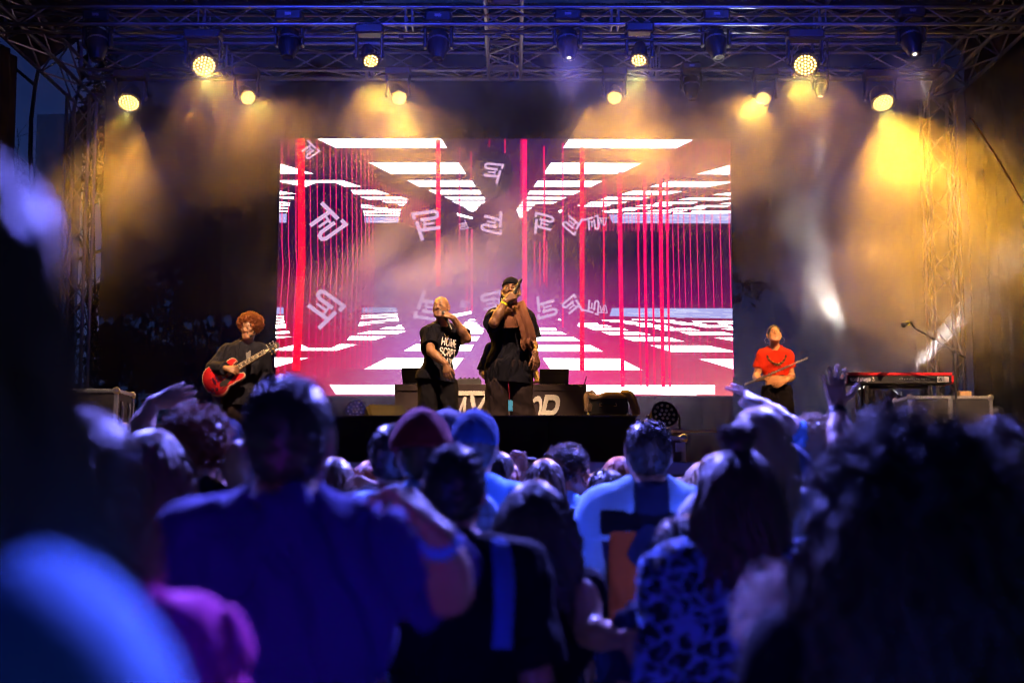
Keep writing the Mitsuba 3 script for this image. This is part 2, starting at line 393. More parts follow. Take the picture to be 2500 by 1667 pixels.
YW = 20.0
LW = thing('video_wall', 'large LED video wall showing red columns, white floor and ceiling tiles and a tumbling logo', 'video wall')
def glow(c, k=1.0): return {'type': 'area', 'radiance': rgb(lin(c) * k * LK), 'sampling_weight': 0.15}
def wall_poly(pts, dy):
    q = [P(x, y, YW) for x, y in pts]
    poly = Polygon([(v[0], v[2]) for v in q]).buffer(0)
    m = extrude(poly, 0.002)
    return orient(m, (0, YW - dy, 0), (1, 0, 0), (0, 0, 1))            # local z = -y: towards the camera
def crop(o, s, pts): return [(o[0] + u / s, o[1] + v / s) for u, v in pts]
cxs, cys = [672, 850, 1000, 1150, 1300, 1450, 1600, 1790], [338, 500, 620, 740, 860, 967]
tab = [[(30, 6, 24), (20, 3, 24), (24, 4, 24), (20, 4, 36), (20, 6, 50), (40, 10, 40), (50, 14, 40), (56, 16, 30)],
       [(26, 2, 24), (24, 2, 28), (40, 6, 36), (60, 10, 50), (110, 4, 60), (50, 8, 46), (40, 8, 40), (48, 10, 40)],
       [(20, 1, 22), (16, 1, 22), (26, 6, 28), (40, 12, 36), (46, 6, 40), (16, 2, 24), (18, 3, 26), (24, 4, 26)],
       [(110, 2, 34), (130, 14, 50), (140, 60, 120), (150, 80, 140), (160, 60, 140), (120, 14, 84), (96, 6, 74), (84, 4, 56)],
       [(160, 4, 24), (165, 40, 80), (170, 96, 170), (172, 104, 176), (186, 90, 170), (205, 40, 100), (172, 40, 80), (168, 44, 72)],
       [(172, 24, 54), (182, 60, 104), (184, 100, 164), (188, 100, 164), (200, 70, 140), (214, 50, 110), (196, 70, 100), (220, 100, 108)]]
from scipy.interpolate import RegularGridInterpolator
itp = RegularGridInterpolator((cys, cxs), lin(np.array(tab)), bounds_error=False, fill_value=None)
gx, gy = np.linspace(672, 1790, 48), np.linspace(339, 966, 30)
GX, GY = np.meshgrid(gx, gy)
edge = lambda x, y: x + np.where(x < 1231, (966 - y) / 627 * 11, -(966 - y) / 627 * 6) * np.abs((x - 1231) / 559)
pts = np.array([P(x, y, YW) for x, y in zip(edge(GX, GY).ravel(), GY.ravel())])
cols = np.maximum(itp(np.column_stack([GY.ravel(), GX.ravel()])), 0) * 1.4 * LK
i, j = np.meshgrid(np.arange(29), np.arange(47), indexing='ij')
q = np.stack([i * 48 + j, (i + 1) * 48 + j, (i + 1) * 48 + j + 1, i * 48 + j + 1], -1).reshape(-1, 4)
uvw = np.column_stack([(GX.ravel() - 672) / 1118, (GY.ravel() - 339) / 627])
part(LW, 'screen', trimesh.Trimesh(pts, np.vstack([q[:, [0, 1, 2]], q[:, [0, 2, 3]]]), process=False), 'black_matt', True, uv=uvw, color=cols,
     emitter={'type': 'area', 'radiance': {'type': 'mesh_attribute', 'name': 'vertex_color'}, 'sampling_weight': 1.0})
z0, z1 = P(1231, 966, YW)[2], P(1231, 339, YW)[2]
xl, xr = P(672, 966, YW)[0], P(1790, 966, YW)[0]
for xc in np.linspace(xl + 0.4, xr - 0.4, 7):
    part(LW, 'cabinet', box((xr - xl) / 7 - 0.01, 0.12, z1 - z0, (xl + (xr - xl) * (round((xc - xl - 0.4) / ((xr - xl - 0.8) / 6)) + 0.5) / 7, YW + 0.09, (z0 + z1) / 2)), 'black_metal')
for x in (xl + 0.2, (xl + xr) / 2, xr - 0.2):
    part(LW, 'support', box(0.1, 0.1, z1 - DECK, (x, YW + 0.25, (z1 + DECK) / 2), 0.01), 'black_metal')
part(LW, 'skirt', drape_mesh((xl, YW + 0.03), (xr, YW + 0.03), DECK, z0 - 0.02, 0.02, 0.4, seed=8), 'drape', True)

A, Bc, Cc, Dc = (660, 320), (1220, 320), (660, 640), (1220, 640)
white = []
for pts in ([(452, 78), (1635, 78), (1690, 163), (625, 163)], [(942, 304), (1803, 304), (1870, 411), (1157, 411)], [(1310, 474), (1928, 474), (1964, 534), (1424, 534)],
            [(1515, 568), (2003, 568), (2020, 608), (1590, 608)], [(1665, 630), (2042, 630), (2058, 657), (1720, 657)], [(1737, 673), (2058, 673), (2040, 695), (1780, 695)],
            [(1800, 703), (2012, 703), (2000, 722), (1835, 722)], [(1850, 730), (1990, 730), (1980, 745), (1880, 745)], [(1880, 752), (1978, 752), (1945, 772), (1920, 772)],
            [(100, 318), (415, 411), (97, 411)], [(95, 474), (690, 474), (868, 534), (708, 534), (620, 497), (440, 497), (335, 537), (270, 525), (95, 490)],
            [(92, 576), (250, 604), (92, 610)], [(92, 630), (228, 630), (220, 655), (92, 645)], [(90, 677), (192, 688), (187, 695), (90, 693)], [(88, 703), (188, 703), (182, 720), (88, 714)],
            [(88, 730), (170, 735), (168, 750), (88, 745)], [(88, 760), (165, 764), (163, 778), (88, 774)], [(770, 568), (1020, 568), (1140, 608), (805, 608)],
            [(858, 630), (1242, 630), (1325, 657), (930, 657)], [(1065, 673), (1310, 673), (1298, 695), (1120, 692)], [(1220, 703), (1285, 703), (1275, 718), (1230, 715)],
            [(868, 702), (1000, 718), (875, 722)], [(872, 728), (1130, 735), (1100, 745), (880, 740)], [(975, 748), (1250, 750), (1248, 768), (1050, 762)],
            [(888, 762), (1245, 780), (1243, 793), (893, 782)], [(895, 796), (1238, 806), (1236, 818), (900, 810)], [(1785, 785), (1938, 828), (1935, 845), (1795, 815)]):
    white.append(crop(A, 3.92, pts))
for pts in ([(665, 82), (1850, 88), (1688, 168), (607, 165)], [(492, 307), (1352, 312), (1147, 412), (420, 411)], [(365, 478), (980, 482), (873, 538), (326, 535)],
            [(290, 573), (775, 575), (707, 611), (268, 608)], [(255, 633), (640, 636), (588, 658), (255, 656)], [(215, 675), (550, 678), (510, 697), (208, 695)],
            [(195, 705), (338, 707), (320, 722), (185, 722)], [(180, 732), (310, 735), (298, 745), (165, 745)], [(160, 752), (280, 754), (270, 768), (165, 768)],
            [(170, 776), (255, 778), (250, 794), (174, 794)], [(180, 803), (225, 806), (218, 828), (188, 828)], [(2203, 328), (2203, 419), (1888, 415)],
            [(1620, 483), (2205, 487), (2205, 497), (1975, 541), (1432, 536)], [(1265, 576), (1748, 579), (1600, 613), (1150, 612)], [(1020, 634), (1432, 637), (1350, 661), (965, 658)],
            [(885, 677), (1222, 680), (1150, 698), (835, 696)], [(740, 712), (1070, 709), (1020, 724), (770, 724)], [(2038, 612), (2207, 589), (2207, 620)],
            [(1825, 640), (2207, 643), (2207, 652), (2120, 667), (1700, 662)], [(1530, 680), (1900, 682), (1830, 702), (1470, 698)], [(1370, 707), (1660, 710), (1600, 725), (1300, 722)],
            [(2100, 697), (2208, 688), (2208, 704)], [(1930, 712), (2208, 714), (2150, 732), (1850, 727)], [(1230, 732), (1460, 737), (1400, 750), (1170, 745)],
            [(1720, 735), (1980, 738), (1930, 752), (1630, 748)], [(1065, 752), (1320, 755), (1270, 768), (1050, 765)], [(1480, 758), (1800, 760), (1750, 772), (1400, 770)],
            [(975, 765), (1180, 772), (1150, 785), (1000, 782)], [(1850, 762), (2208, 766), (2208, 776), (1830, 774)], [(1200, 784), (1640, 780), (1600, 791), (1180, 794)], [(1660, 784), (2208, 782), (2208, 790), (1660, 794)], [(560, 765), (605, 752), (610, 765), (575, 787)]):
    white.append(crop(Bc, 3.92, pts))
for pts in ([(590, 1213), (4400, 1218), (4400, 1308), (650, 1305)], [(1155, 948), (1912, 950), (1830, 1060), (930, 1060)], [(1440, 813), (2012, 816), (1985, 877), (1325, 877)],
            [(1530, 738), (2073, 735), (2043, 779), (1480, 779)], [(1620, 683), (2113, 683), (2095, 712), (1590, 712)], [(1680, 643), (2085, 643), (2118, 662), (2100, 670), (1650, 670)],
            [(1750, 618), (2062, 618), (2075, 635), (1730, 635)], [(1930, 590), (2045, 598), (2048, 610), (1920, 610)], [(1975, 565), (2025, 565), (2032, 578), (1950, 580)], [(1790, 520), (1990, 484), (1996, 508), (1830, 546)],
            [(45, 943), (375, 947), (285, 972), (228, 990), (45, 1040)], [(50, 862), (238, 820), (300, 812), (385, 852), (600, 852), (685, 812), (858, 815), (660, 875), (50, 875)],
            [(50, 735), (220, 737), (60, 757)], [(52, 688), (185, 682), (195, 705), (52, 712)], [(55, 640), (160, 645), (158, 650), (55, 658)], [(55, 618), (150, 612), (157, 632), (55, 635)],
            [(58, 590), (142, 580), (142, 598), (58, 604)], [(60, 560), (135, 556), (135, 570), (60, 572)], [(62, 530), (134, 530), (134, 544), (62, 546)], [(790, 733), (1147, 735), (1025, 775), (760, 773)],
            [(985, 682), (1342, 684), (1260, 711), (855, 709)], [(1150, 643), (1320, 645), (1328, 667), (1080, 664)], [(1240, 630), (1300, 618), (1305, 634)], [(880, 613), (1010, 618), (870, 635)],
            [(885, 592), (1150, 597), (1060, 608), (880, 608)], [(1000, 580), (1275, 572), (1270, 586), (985, 587)], [(895, 560), (900, 550), (1262, 530), (1258, 545)], [(905, 528), (1260, 508), (1260, 520), (905, 540)], [(1150, 565), (1270, 553), (1270, 563), (1150, 572)]):
    white.append(crop(Cc, 4.055, pts))
for pts in ([(1500, 1222), (1770, 1224), (1950, 1320), (1500, 1308)], [(428, 952), (1190, 955), (1412, 1068), (505, 1066)], [(300, 820), (895, 820), (1020, 884), (300, 883)], [(300, 740), (725, 741), (800, 781), (300, 780)],
            [(300, 685), (605, 687), (663, 716), (300, 714)], [(300, 648), (548, 650), (567, 670), (300, 668)], [(300, 620), (345, 635), (300, 637)], [(1975, 960), (2312, 958), (2312, 1058)],
            [(1490, 824), (2065, 826), (2310, 880), (2310, 890), (1700, 888)], [(1198, 742), (1668, 743), (1825, 785), (1330, 784)], [(1005, 688), (1375, 690), (1498, 718), (1085, 719)],
            [(868, 650), (1195, 650), (1272, 675), (940, 675)], [(763, 625), (1040, 620), (1110, 638), (790, 640)], [(780, 605), (960, 600), (980, 613), (780, 614)], [(1780, 690), (2205, 690), (2308, 712), (2308, 722), (1895, 724)],
            [(1528, 655), (1890, 655), (1985, 677), (1620, 678)], [(1345, 625), (1640, 625), (1722, 645), (1405, 645)], [(1210, 600), (1480, 600), (1530, 617), (1280, 617)], [(2120, 747), (2308, 745), (2308, 780)],
            [(1920, 628), (2250, 625), (2308, 640), (2308, 645), (2030, 648)], [(1705, 605), (1980, 603), (2065, 620), (1790, 620)], [(2190, 660), (2308, 652), (2308, 675)], [(1080, 582), (1320, 587), (1370, 598), (1100, 595)],
            [(1010, 570), (1230, 575), (1240, 582), (1020, 582)], [(1530, 584), (1800, 588), (1850, 598), (1600, 600)], [(2150, 604), (2308, 606), (2308, 616), (2200, 618)], [(1900, 580), (2308, 586), (2308, 594), (1930, 596)], [(1300, 566), (1700, 570), (1740, 578), (1340, 576)],
            [(575, 575), (590, 556), (612, 578)]):
    white.append(crop(Dc, 4.055, pts))
def merge(polys, dy): return cat([wall_poly(p, dy) for p in polys])
part(LW, 'picture_tile', merge(white, 0.008), 'black_matt', label='bright white floor and ceiling tiles in the picture', kind='stuff', emitter=glow((255, 255, 255), 4.5))
far = [crop(A, 3.92, [(900, 826), (1234, 824), (1228, 880), (903, 880)]), crop(A, 3.92, [(86, 792), (158, 792), (154, 878), (85, 878)]), crop(Bc, 3.92, [(1040, 800), (2210, 796), (2210, 886), (1078, 884)]),
       crop(Cc, 4.055, [(915, 447), (1256, 447), (1258, 498), (910, 502)]), crop(Cc, 4.055, [(65, 447), (132, 447), (133, 515), (62, 515)]), crop(Dc, 4.055, [(1110, 455), (2303, 458), (2303, 560), (1085, 535)])]
part(LW, 'picture_distance', merge(far, 0.005), 'black_matt', label='pale lilac blur of far tiles in the picture', emitter=glow((158, 158, 212), 1.3))
# streaks over the pale blur
st = []
rg = np.random.default_rng(3)
for x0, x1, y0, y1, n in ((1486, 1783, 524, 546, 26), (1495, 1787, 753, 777, 26), (890, 973, 531, 544, 8), (884, 969, 751, 762, 8)):
    for _ in range(n):
        a, y, L = x0 + (x1 - x0) * rg.random(), y0 + (y1 - y0) * rg.random(), 12 + 60 * rg.random()
        st.append([(a, y), (min(a + L, x1), y + 1), (min(a + L, x1), y + 1.9), (a, y + 0.9)])
part(LW, 'picture_streak', merge(st, 0.007), 'black_matt', kind='stuff', emitter=glow((226, 228, 250), 1.1))

cols_ = [([(727, 339), (744, 339), (746, 640), (738, 800), (733, 905), (714, 905), (720, 800), (728, 640)], (255, 4, 40))]
for xc, w, ya, yb, c in ((1070, 13, 341, 700, (255, 10, 72)), (1281, 13, 341, 905, (255, 4, 92)), (1421, 13, 360, 905, (255, 4, 62)), (1516, 12, 420, 945, (255, 4, 80)), (1560, 4, 470, 945, (255, 10, 80)), (1576, 8, 430, 945, (255, 4, 86)),
                         (1594, 5, 470, 940, (255, 10, 86)), (1615, 11, 400, 945, (255, 4, 76)), (1631, 6, 400, 945, (255, 8, 86)), (1374, 4, 350, 800, (240, 10, 110)), (1474, 4, 425, 800, (250, 10, 70)), (1329, 5, 400, 690, (240, 20, 90)),
                         (1335, 3, 590, 700, (220, 20, 90)), (1318, 3, 590, 700, (230, 20, 90)), (1305, 3, 590, 700, (230, 20, 90)), (1140, 4, 560, 760, (225, 50, 110)), (1152, 5, 560, 760, (235, 60, 120)), (1100, 3, 590, 700, (230, 60, 100)), (1090, 3, 600, 690, (220, 60, 100)),
                         (1122, 3, 360, 640, (230, 30, 100)), (1150, 3, 370, 470, (215, 10, 80)), (1195, 3, 340, 360, (220, 10, 80)), (1233, 4, 340, 375, (225, 10, 80)), (1328, 5, 358, 420, (230, 6, 86)), (1272, 3, 340, 540, (200, 10, 86)), (1190, 2, 590, 700, (220, 80, 130)), (1210, 2, 600, 720, (220, 80, 130))):
    b = 3 if xc > 1500 and w > 3 else 0
    w *= 0.84
    cols_.append(([(xc - w / 2 - b, ya), (xc + w / 2 - b, ya), (xc + w / 2 - b * .5, 640), (xc + w / 2 + b * 1.5, yb), (xc - w / 2 + b * 1.5, yb), (xc - w / 2 - b * .5, 640)] if ya < 640 < yb else
                  [(xc - w / 2, ya), (xc + w / 2, ya), (xc + w / 2, yb), (xc - w / 2, yb)], c))
for p, c in cols_:
    part(LW, 'picture_column', wall_poly(p, 0.012 if p[0][0] < 760 or 1250 < p[0][0] else 0.010), 'black_matt', emitter={**glow(c, 1.55), 'sampling_weight': 0.02})
thin = []
for k, x in enumerate([686, 702, 720, 757, 774, 790, 806, 820, 834, 846, 859, 870, 881, 891, 900, 909]):
    b = 9 if k < 3 else 6
    w = 0.9
    y0_ = 341 if k > 1 else 345
    p = [(x + (b * 0.3 if k < 3 else 0), y0_), (x + b * 0.3, 600), (x + b * 0.6, 650), (x - 1, 750), (x - b * 0.7, 900 + (k < 7) * 20)]
    thin.append([(a - w, y) for a, y in p] + [(a + w, y) for a, y in p[::-1]])
for x in [918, 926, 934, 942, 950, 958, 966, 974, 981, 988, 995, 1002, 1009, 1016, 1022, 1028, 1034, 1040, 1046]:
    thin.append([(x - .6, 440 + (x - 918) * .45), (x + .6, 440 + (x - 918) * .45), (x + .6, 520 + (x - 918) * .4), (x - .6, 520 + (x - 918) * .4)])
for x in list(range(1388, 1480, 7)) + list(range(1480, 1640, 9)):
    thin.append([(x - .6, 470 - (x - 1388) * .35), (x + .6, 470 - (x - 1388) * .35), (x + .6, 565), (x - .6, 565)])
for k, x in enumerate([1646, 1659, 1673, 1688, 1705, 1723, 1742, 1762, 1784]):
    p = [(x - 3, 346), (x - 4, 560), (x - 2, 640), (x + 1, 752)]
    thin.append([(a - .8, y) for a, y in p] + [(a + .8, y) for a, y in p[::-1]])
    thin.append([(x + 2, 790), (x + 3.4, 790), (x + 8, 945 - 3 * k), (x + 6.6, 945 - 3 * k)])
part(LW, 'picture_line', merge(thin, 0.010), 'black_matt', label='thin pink vertical lines in the picture', kind='stuff', emitter=glow((240, 24, 100), 1.7))
discs = [[(795 + 92 * math.cos(a), 545 + 95 * math.sin(a)) for a in np.linspace(0, 2 * math.pi, 40)[:-1]], [(1324 + 27 * math.cos(a), 545 + 27 * math.sin(a)) for a in np.linspace(0, 2 * math.pi, 30)[:-1]],
         [(1042 + 46 * math.cos(a), 545 + 45 * math.sin(a)) for a in np.linspace(0, 2 * math.pi, 30)[:-1]], [(1203 + 50 * math.cos(a), 425 + 60 * math.sin(a)) for a in np.linspace(0, 2 * math.pi, 30)[:-1]]]
part(LW, 'picture_ball', merge(discs[1:], 0.0065), 'black_matt', label='dark balls behind the logo in the picture', emitter=glow((26, 4, 26)))
def logo():
    """The emblem: a long slanted T bar, an E hung on it and a looped letter, about 1 unit tall."""
    def bar(x0, y0, x1, y1, w): return LineString([(x0, y0), (x1, y1)]).buffer(w / 2, cap_style=2)
    g = [bar(.46, -.14, .30, .80, .17), bar(.36, .30, -.60, .30, .17), bar(.12, .05, -.36, .05, .11), bar(.12, .30, .12, -.2, .10),
         LineString([(.28, -.18), (-.40, -.18), (-.54, -.26), (-.54, -.42), (-.40, -.50), (.58, -.50)]).buffer(.08, cap_style=2), bar(.60, -.58, .54, -.24, .16)]
    return unary_union(g).simplify(0.01)
LG = logo()
def logo_mesh():
    out = []
    for cx, cy, s, r, fy in LOGOS:
        k = YW / FPX
        g = affinity.rotate(affinity.scale(LG, s * k, s * k * fy, origin=(0, 0)), r, origin=(0, 0))
        c = P(cx, cy, YW)
        m = orient(extrude(g, 0.002), (c[0], YW - 0.015, c[2]), (1, 0, 0), (0, 0, 1))
        out.append(m)
    return cat(out)
LOGOS = [(798, 545, 72, 36, 1), (793, 752, 72, -36, -1), (1042, 545, 62, 188, 1), (1046, 752, 60, -188, -1), (1204, 420, 44, -6, -1), (1203, 546, 50, -14, 1), (1202, 738, 50, 14, -1), (1326, 545, 46, 165, 1),
         (1333, 752, 48, -165, -1), (1397, 548, 40, -40, 1), (1397, 746, 40, 40, -1), (1446, 545, 34, 95, 1), (1446, 750, 34, -95, -1), (1470, 541, 20, 80, 1), (1472, 756, 20, -80, -1), (1132, 551, 20, 10, 1), (1132, 744, 20, -10, -1), (757, 368, 36, 36, 1)]
LOGOS = [(a, b, c * 0.86, d, e) for a, b, c, d, e in LOGOS]
part(LW, 'picture_logo', logo_mesh(), 'black_matt', label='pale pink emblem tumbling through the picture', emitter=glow((226, 184, 226), 0.95))

# ================================================================== stage lamps
mat('lamp_body', (0.015, 0.015, 0.018), 0.4)
mat('lens_dark', (0.01, 0.01, 0.015), 0.15)
def moving_frame(o, d):
    d = unit(d); x = unit(np.cross([0, 0, 1], d) + [1e-6, 0, 0]); return d, x, np.cross(d, x)

BEAMS = []
def wash_lamp(px, py, Y, dia, target, label, rings, ztruss, power=1.0, cut=27, smoke=True):
    """A wash moving head whose face of LED lenses shines along its axis."""
    k = thing('wash_lamp', label, 'stage lamp', 'lit amber wash lamps')
    o = P(px, py, Y); d = unit(np.asarray(target, float) - o)
    R = dia / 2
    dd, x, u = moving_frame(o, d)
    prof = [(0.001, -0.26), (R * 0.62, -0.25), (R * 0.86, -0.17), (R * 1.02, -0.04), (R * 1.10, 0.0), (R * 1.10, 0.012), (R * 1.0, 0.013), (0.001, 0.006)]
    part(k, 'head', orient(lathe(prof, 28), o, x, u), 'lamp_body', 40)
    lens = []
    n_in = [1, 6, 12, 18][:rings]
    step = R * 0.90 / (rings - 0.55)
    for ri, n in enumerate(n_in):
        for a in range(n):
            an = 2 * math.pi * (a + 0.5 * (ri % 2)) / n
            c = o + d * 0.017 + x * step * ri * math.cos(an) + u * step * ri * math.sin(an)
            s = trimesh.creation.icosphere(1, step * 0.34)
            s.apply_scale([1, 1, 0.5])
            lens.append(orient(s, c, x, u))
    part(k, 'led_lens', cat(lens), 'lamp_body', True, label='glowing amber LED lenses', kind='stuff', emitter={'type': 'area', 'radiance': rgb(np.array([1.0, 0.60, 0.14]) * 9 * LK), 'sampling_weight': 0.02})
    yo = o - d * 0.10
    for s in (-1, 1):
        part(k, 'yoke_arm', cat([box(0.035, 0.09, 0.30, yo + np.array([s * (R + 0.05), 0, 0.10]), 0.01)]), 'lamp_body')
        part(k, 'knob', orient(lathe([(0.001, 0), (0.035, 0), (0.03, 0.02), (0.001, 0.022)], 12), yo + np.array([s * (R + 0.065), 0, -0.005]), (0, 1, 0), (0, 0, s)), 'black_metal', 40)
    part(k, 'base', box(2 * R + 0.14, 0.22, 0.12, yo + np.array([0, 0, 0.30]), 0.02), 'lamp_body')
    zb = yo[2] + 0.36
    [part(k, 'clamp', tube(yo + [s * 0.08, 0, 0.36], (yo[0] + s * 0.08, yo[1], max(ztruss, zb + 0.04)), 0.014, 8), 'black_metal', 40) for s in (-1, 1)]
    spot(o + d * 0.06, d, AMBER, power, cut, cut * 0.6, 2.6)
    BEAMS.append((o, d))
    return k

ZF = zb_ - 0.0
AM = 132.0
def aim(px, py, Y): return P(px, py, Y)
wash_lamp(498, 160, 16.5, 0.30, aim(585, 560, 14.6), 'large amber wash lamp with a wide beam, second from the left', 4, ZF, AM * 1.1, 30)
wash_lamp(905, 148, 16.5, 0.20, aim(1010, 520, 15.0), 'small amber wash lamp on the nearer truss above the left half of the video wall', 3, ZF, AM * 0.9, 28)
wash_lamp(1560, 146, 16.5, 0.20, aim(1530, 560, 15.2), 'small amber wash lamp on the nearer truss above the right half of the video wall', 3, ZF, AM * 0.7, 28)
wash_lamp(1966, 158, 16.5, 0.30, aim(1985, 600, 13.9), 'large amber wash lamp, the brightest, upper right', 4, ZF, AM * 1.1, 26)
ZR = P(1250, 171, 19.3)[2]
wash_lamp(605, 238, 19.2, 0.215, aim(760, 520, 17.0), 'small amber wash lamp on the rear truss just left of the video wall', 3, ZR, AM * 0.9, 27)
wash_lamp(975, 238, 19.2, 0.205, aim(1090, 560, 17.0), 'small amber wash lamp on the rear truss over the left half of the video wall', 3, ZR, AM * 0.9, 27)
wash_lamp(1500, 238, 19.2, 0.205, aim(1480, 600, 16.6), 'small amber wash lamp on the rear truss over the right half of the video wall', 3, ZR, AM * 0.9, 28)
wash_lamp(1864, 240, 19.2, 0.205, aim(1710, 480, 17.0), 'small amber wash lamp on the rear truss just right of the video wall', 3, ZR, AM * 0.9, 27)
wash_lamp(315, 250, 18.5, 0.30, aim(250, 560, 17.2), 'amber wash lamp farthest left with dark gaps between its lenses', 4, 6.9, AM * 0.55, 26)
wash_lamp(2155, 250, 18.5, 0.30, aim(2330, 680, 16.6), 'amber wash lamp farthest right above the orange smoke', 4, 6.9, AM * 1.25, 32)

for x0, x1, sag, zz in ((-4.9, -3.4, .16, zb_ - .02), (-3.3, -1.8, .12, zb_ - .02), (-0.7, 0.6, .10, zb_ - .02), (0.7, 2.4, .17, zb_ - .02), (2.5, 4.7, .15, zb_ - .02)):
    t = np.linspace(0, 1, 13)
    solo('truss_cable', sweep(np.column_stack([x0 + (x1 - x0) * t, 16.52 + .03 * np.sin(9 * t), zz - sag * 4 * t * (1 - t) + .02 * np.sin(17 * t + x0)]), .010, 6), 'black_plastic', f'black lamp cable sagging under the bright truss, {("first", "second", "third", "fourth", "fifth")[_used.get("truss_cable", 0)]} from the left', 'cable', True)

def moving_head(px, py, Y, label, d, lit=0.0, cut=3.2, zt=None, scale=1.0, grp='dark moving heads under the nearer truss'):
    """A profile moving head hanging from a truss; (px, py) is the middle of its head."""
    k = thing('moving_head', label, 'stage lamp', grp)
    o = P(px, py, Y); d, x, u = moving_frame(o, d)
    s = scale
    prof = [(0.001, -0.20), (0.09, -0.20), (0.125, -0.16), (0.135, -0.05), (0.13, 0.05), (0.10, 0.15), (0.075, 0.22), (0.070, 0.235), (0.062, 0.235), (0.060, 0.215), (0.001, 0.213)]
    part(k, 'head', orient(lathe(np.array(prof) * s, 24), o, x, u), 'lamp_body', 40)
    part(k, 'band', orient(lathe(np.array([(0.1365, -0.06), (0.139, -0.055), (0.139, -0.035), (0.1365, -0.03)]) * s, 24), o, x, u), 'alu_dull', 40)
    for sg in (-1, 1):
        part(k, 'yoke_arm', box(0.04 * s, 0.12 * s, 0.32 * s, o + np.array([sg * 0.165 * s, 0, 0.12 * s]), 0.012), 'lamp_body')
        part(k, 'handle', sweep(catmull([o + np.array([sg * 0.185, 0, 0.22]) * s, o + np.array([sg * 0.215, 0, 0.18]) * s, o + np.array([sg * 0.185, 0, 0.12]) * s], 4), 0.008, 6), 'alu_dull', True)
    part(k, 'base', box(0.34 * s, 0.26 * s, 0.15 * s, o + np.array([0, 0, 0.345 * s]), 0.025), 'lamp_body')
    part(k, 'display', box(0.08 * s, 0.004, 0.035 * s, o + np.array([0, -0.132 * s, 0.35 * s]), 0.0), 'alu_dull')
    z = o[2] + 0.42 * s
    [part(k, 'clamp', tube((o[0] + sg * 0.1, o[1], z - 0.01), (o[0] + sg * 0.1, o[1], max(zt or z, z + 0.05)), 0.016, 8), 'black_metal', 40) for sg in (-1, 1)]
    lens = orient(lathe([(0.001, 0.0), (0.026 * s, 0.0), (0.026 * s, 0.004), (0.001, 0.008)], 20), o + d * 0.216 * s, x, u)
    if lit:
        part(k, 'lens', lens, 'lamp_body', True, label='lit white lens', emitter={'type': 'area', 'radiance': rgb(np.array([1, .93, .82]) * 4.0 * LK), 'sampling_weight': 0.02})
        spot(o + d * 0.25 * s, d, WHITE, lit, cut, cut * 0.8, 4.0)
    else:
        part(k, 'lens', lens, 'lens_dark', True)
    return k
MW = 'moving heads with a white beam'
moving_head(238, 110, 16.6, 'dark moving head at the far left end of the nearer truss', (0.07, -0.35, -1), 0, 2.2, ZF, 0.95)
moving_head(706, 108, 16.6, 'dark moving head between the two left amber lamps', (0, -0.45, -1), 0, 3, ZF, 0.95)
moving_head(1070, 112, 16.6, 'dark moving head left of the middle truss', (0, -0.45, -1), 0, 3, ZF, 0.95)
moving_head(1386, 108, 16.6, 'moving head right of the middle truss with a short white beam', (0.06, -0.38, -1), 700, 3.2, ZF, 0.95, MW)
moving_head(1748, 108, 16.6, 'dark moving head above the right end of the video wall', (0.09, -0.40, -1), 0, 2.0, ZF, 0.95)
moving_head(2224, 100, 16.6, 'moving head at the upper right corner with a bright white beam', (0.10, -0.40, -1), 900, 3.6, ZF, 0.95, MW)
moving_head(1688, 215, 19.0, 'dark moving head hanging from the rear truss over the right end of the wall', (0, -0.2, -1), 0, 3, ZR, 0.8, None)
moving_head(2004, 215, 18.6, 'small moving head with a white beam leaning left, under the brightest amber lamp', (-0.10, -0.30, -1), 170, 4.6, ZR + 0.2, 0.6, MW)

# floor beam lamps behind the keyboard
def floor_beam(px, py, Y, d, label, power, cut):
    k = thing('beam_lamp', label, 'stage lamp', 'floor beam lamps behind the keyboard')
    o = P(px, py, Y); d, x, u = moving_frame(o, d)
    part(k, 'head', orient(lathe([(0.001, -0.16), (0.07, -0.15), (0.085, -0.02), (0.085, 0.06), (0.075, 0.06), (0.07, 0.045), (0.001, 0.044)], 20), o, x, u), 'lamp_body', 40)
    for sg in (-1, 1): part(k, 'yoke_arm', box(0.025, 0.07, 0.26, o + np.array([sg * 0.11, 0, -0.08]), 0.008), 'lamp_body')
    part(k, 'base', box(0.3, 0.22, max(0.1, o[2] - 0.2 - DECK), o + np.array([0, 0, -0.2 - (o[2] - 0.2 - DECK) / 2])), 'lamp_body')
    part(k, 'lens', orient(lathe([(0.001, 0.0), (0.068, 0.0), (0.068, 0.003), (0.001, 0.01)], 18), o + d * 0.046, x, u), 'lamp_body', True, label='lit white lens', emitter={'type': 'area', 'radiance': rgb(np.array([1, .93, .82]) * 4.0 * LK), 'sampling_weight': 0.02})
    spot(o + d * 0.08, d, WHITE, power, cut, cut * 0.8, 4.0)
floor_beam(2112, 955, 17.6, P(1985, 640, 17.2) - P(2112, 955, 17.6), 'floor beam lamp behind the left end of the keyboard shining up to the left', 420, 7.0)
floor_beam(2180, 965, 17.6, P(2345, 770, 17.2) - P(2180, 965, 17.6), 'floor beam lamp behind the right half of the keyboard shining up to the right', 360, 6.5)

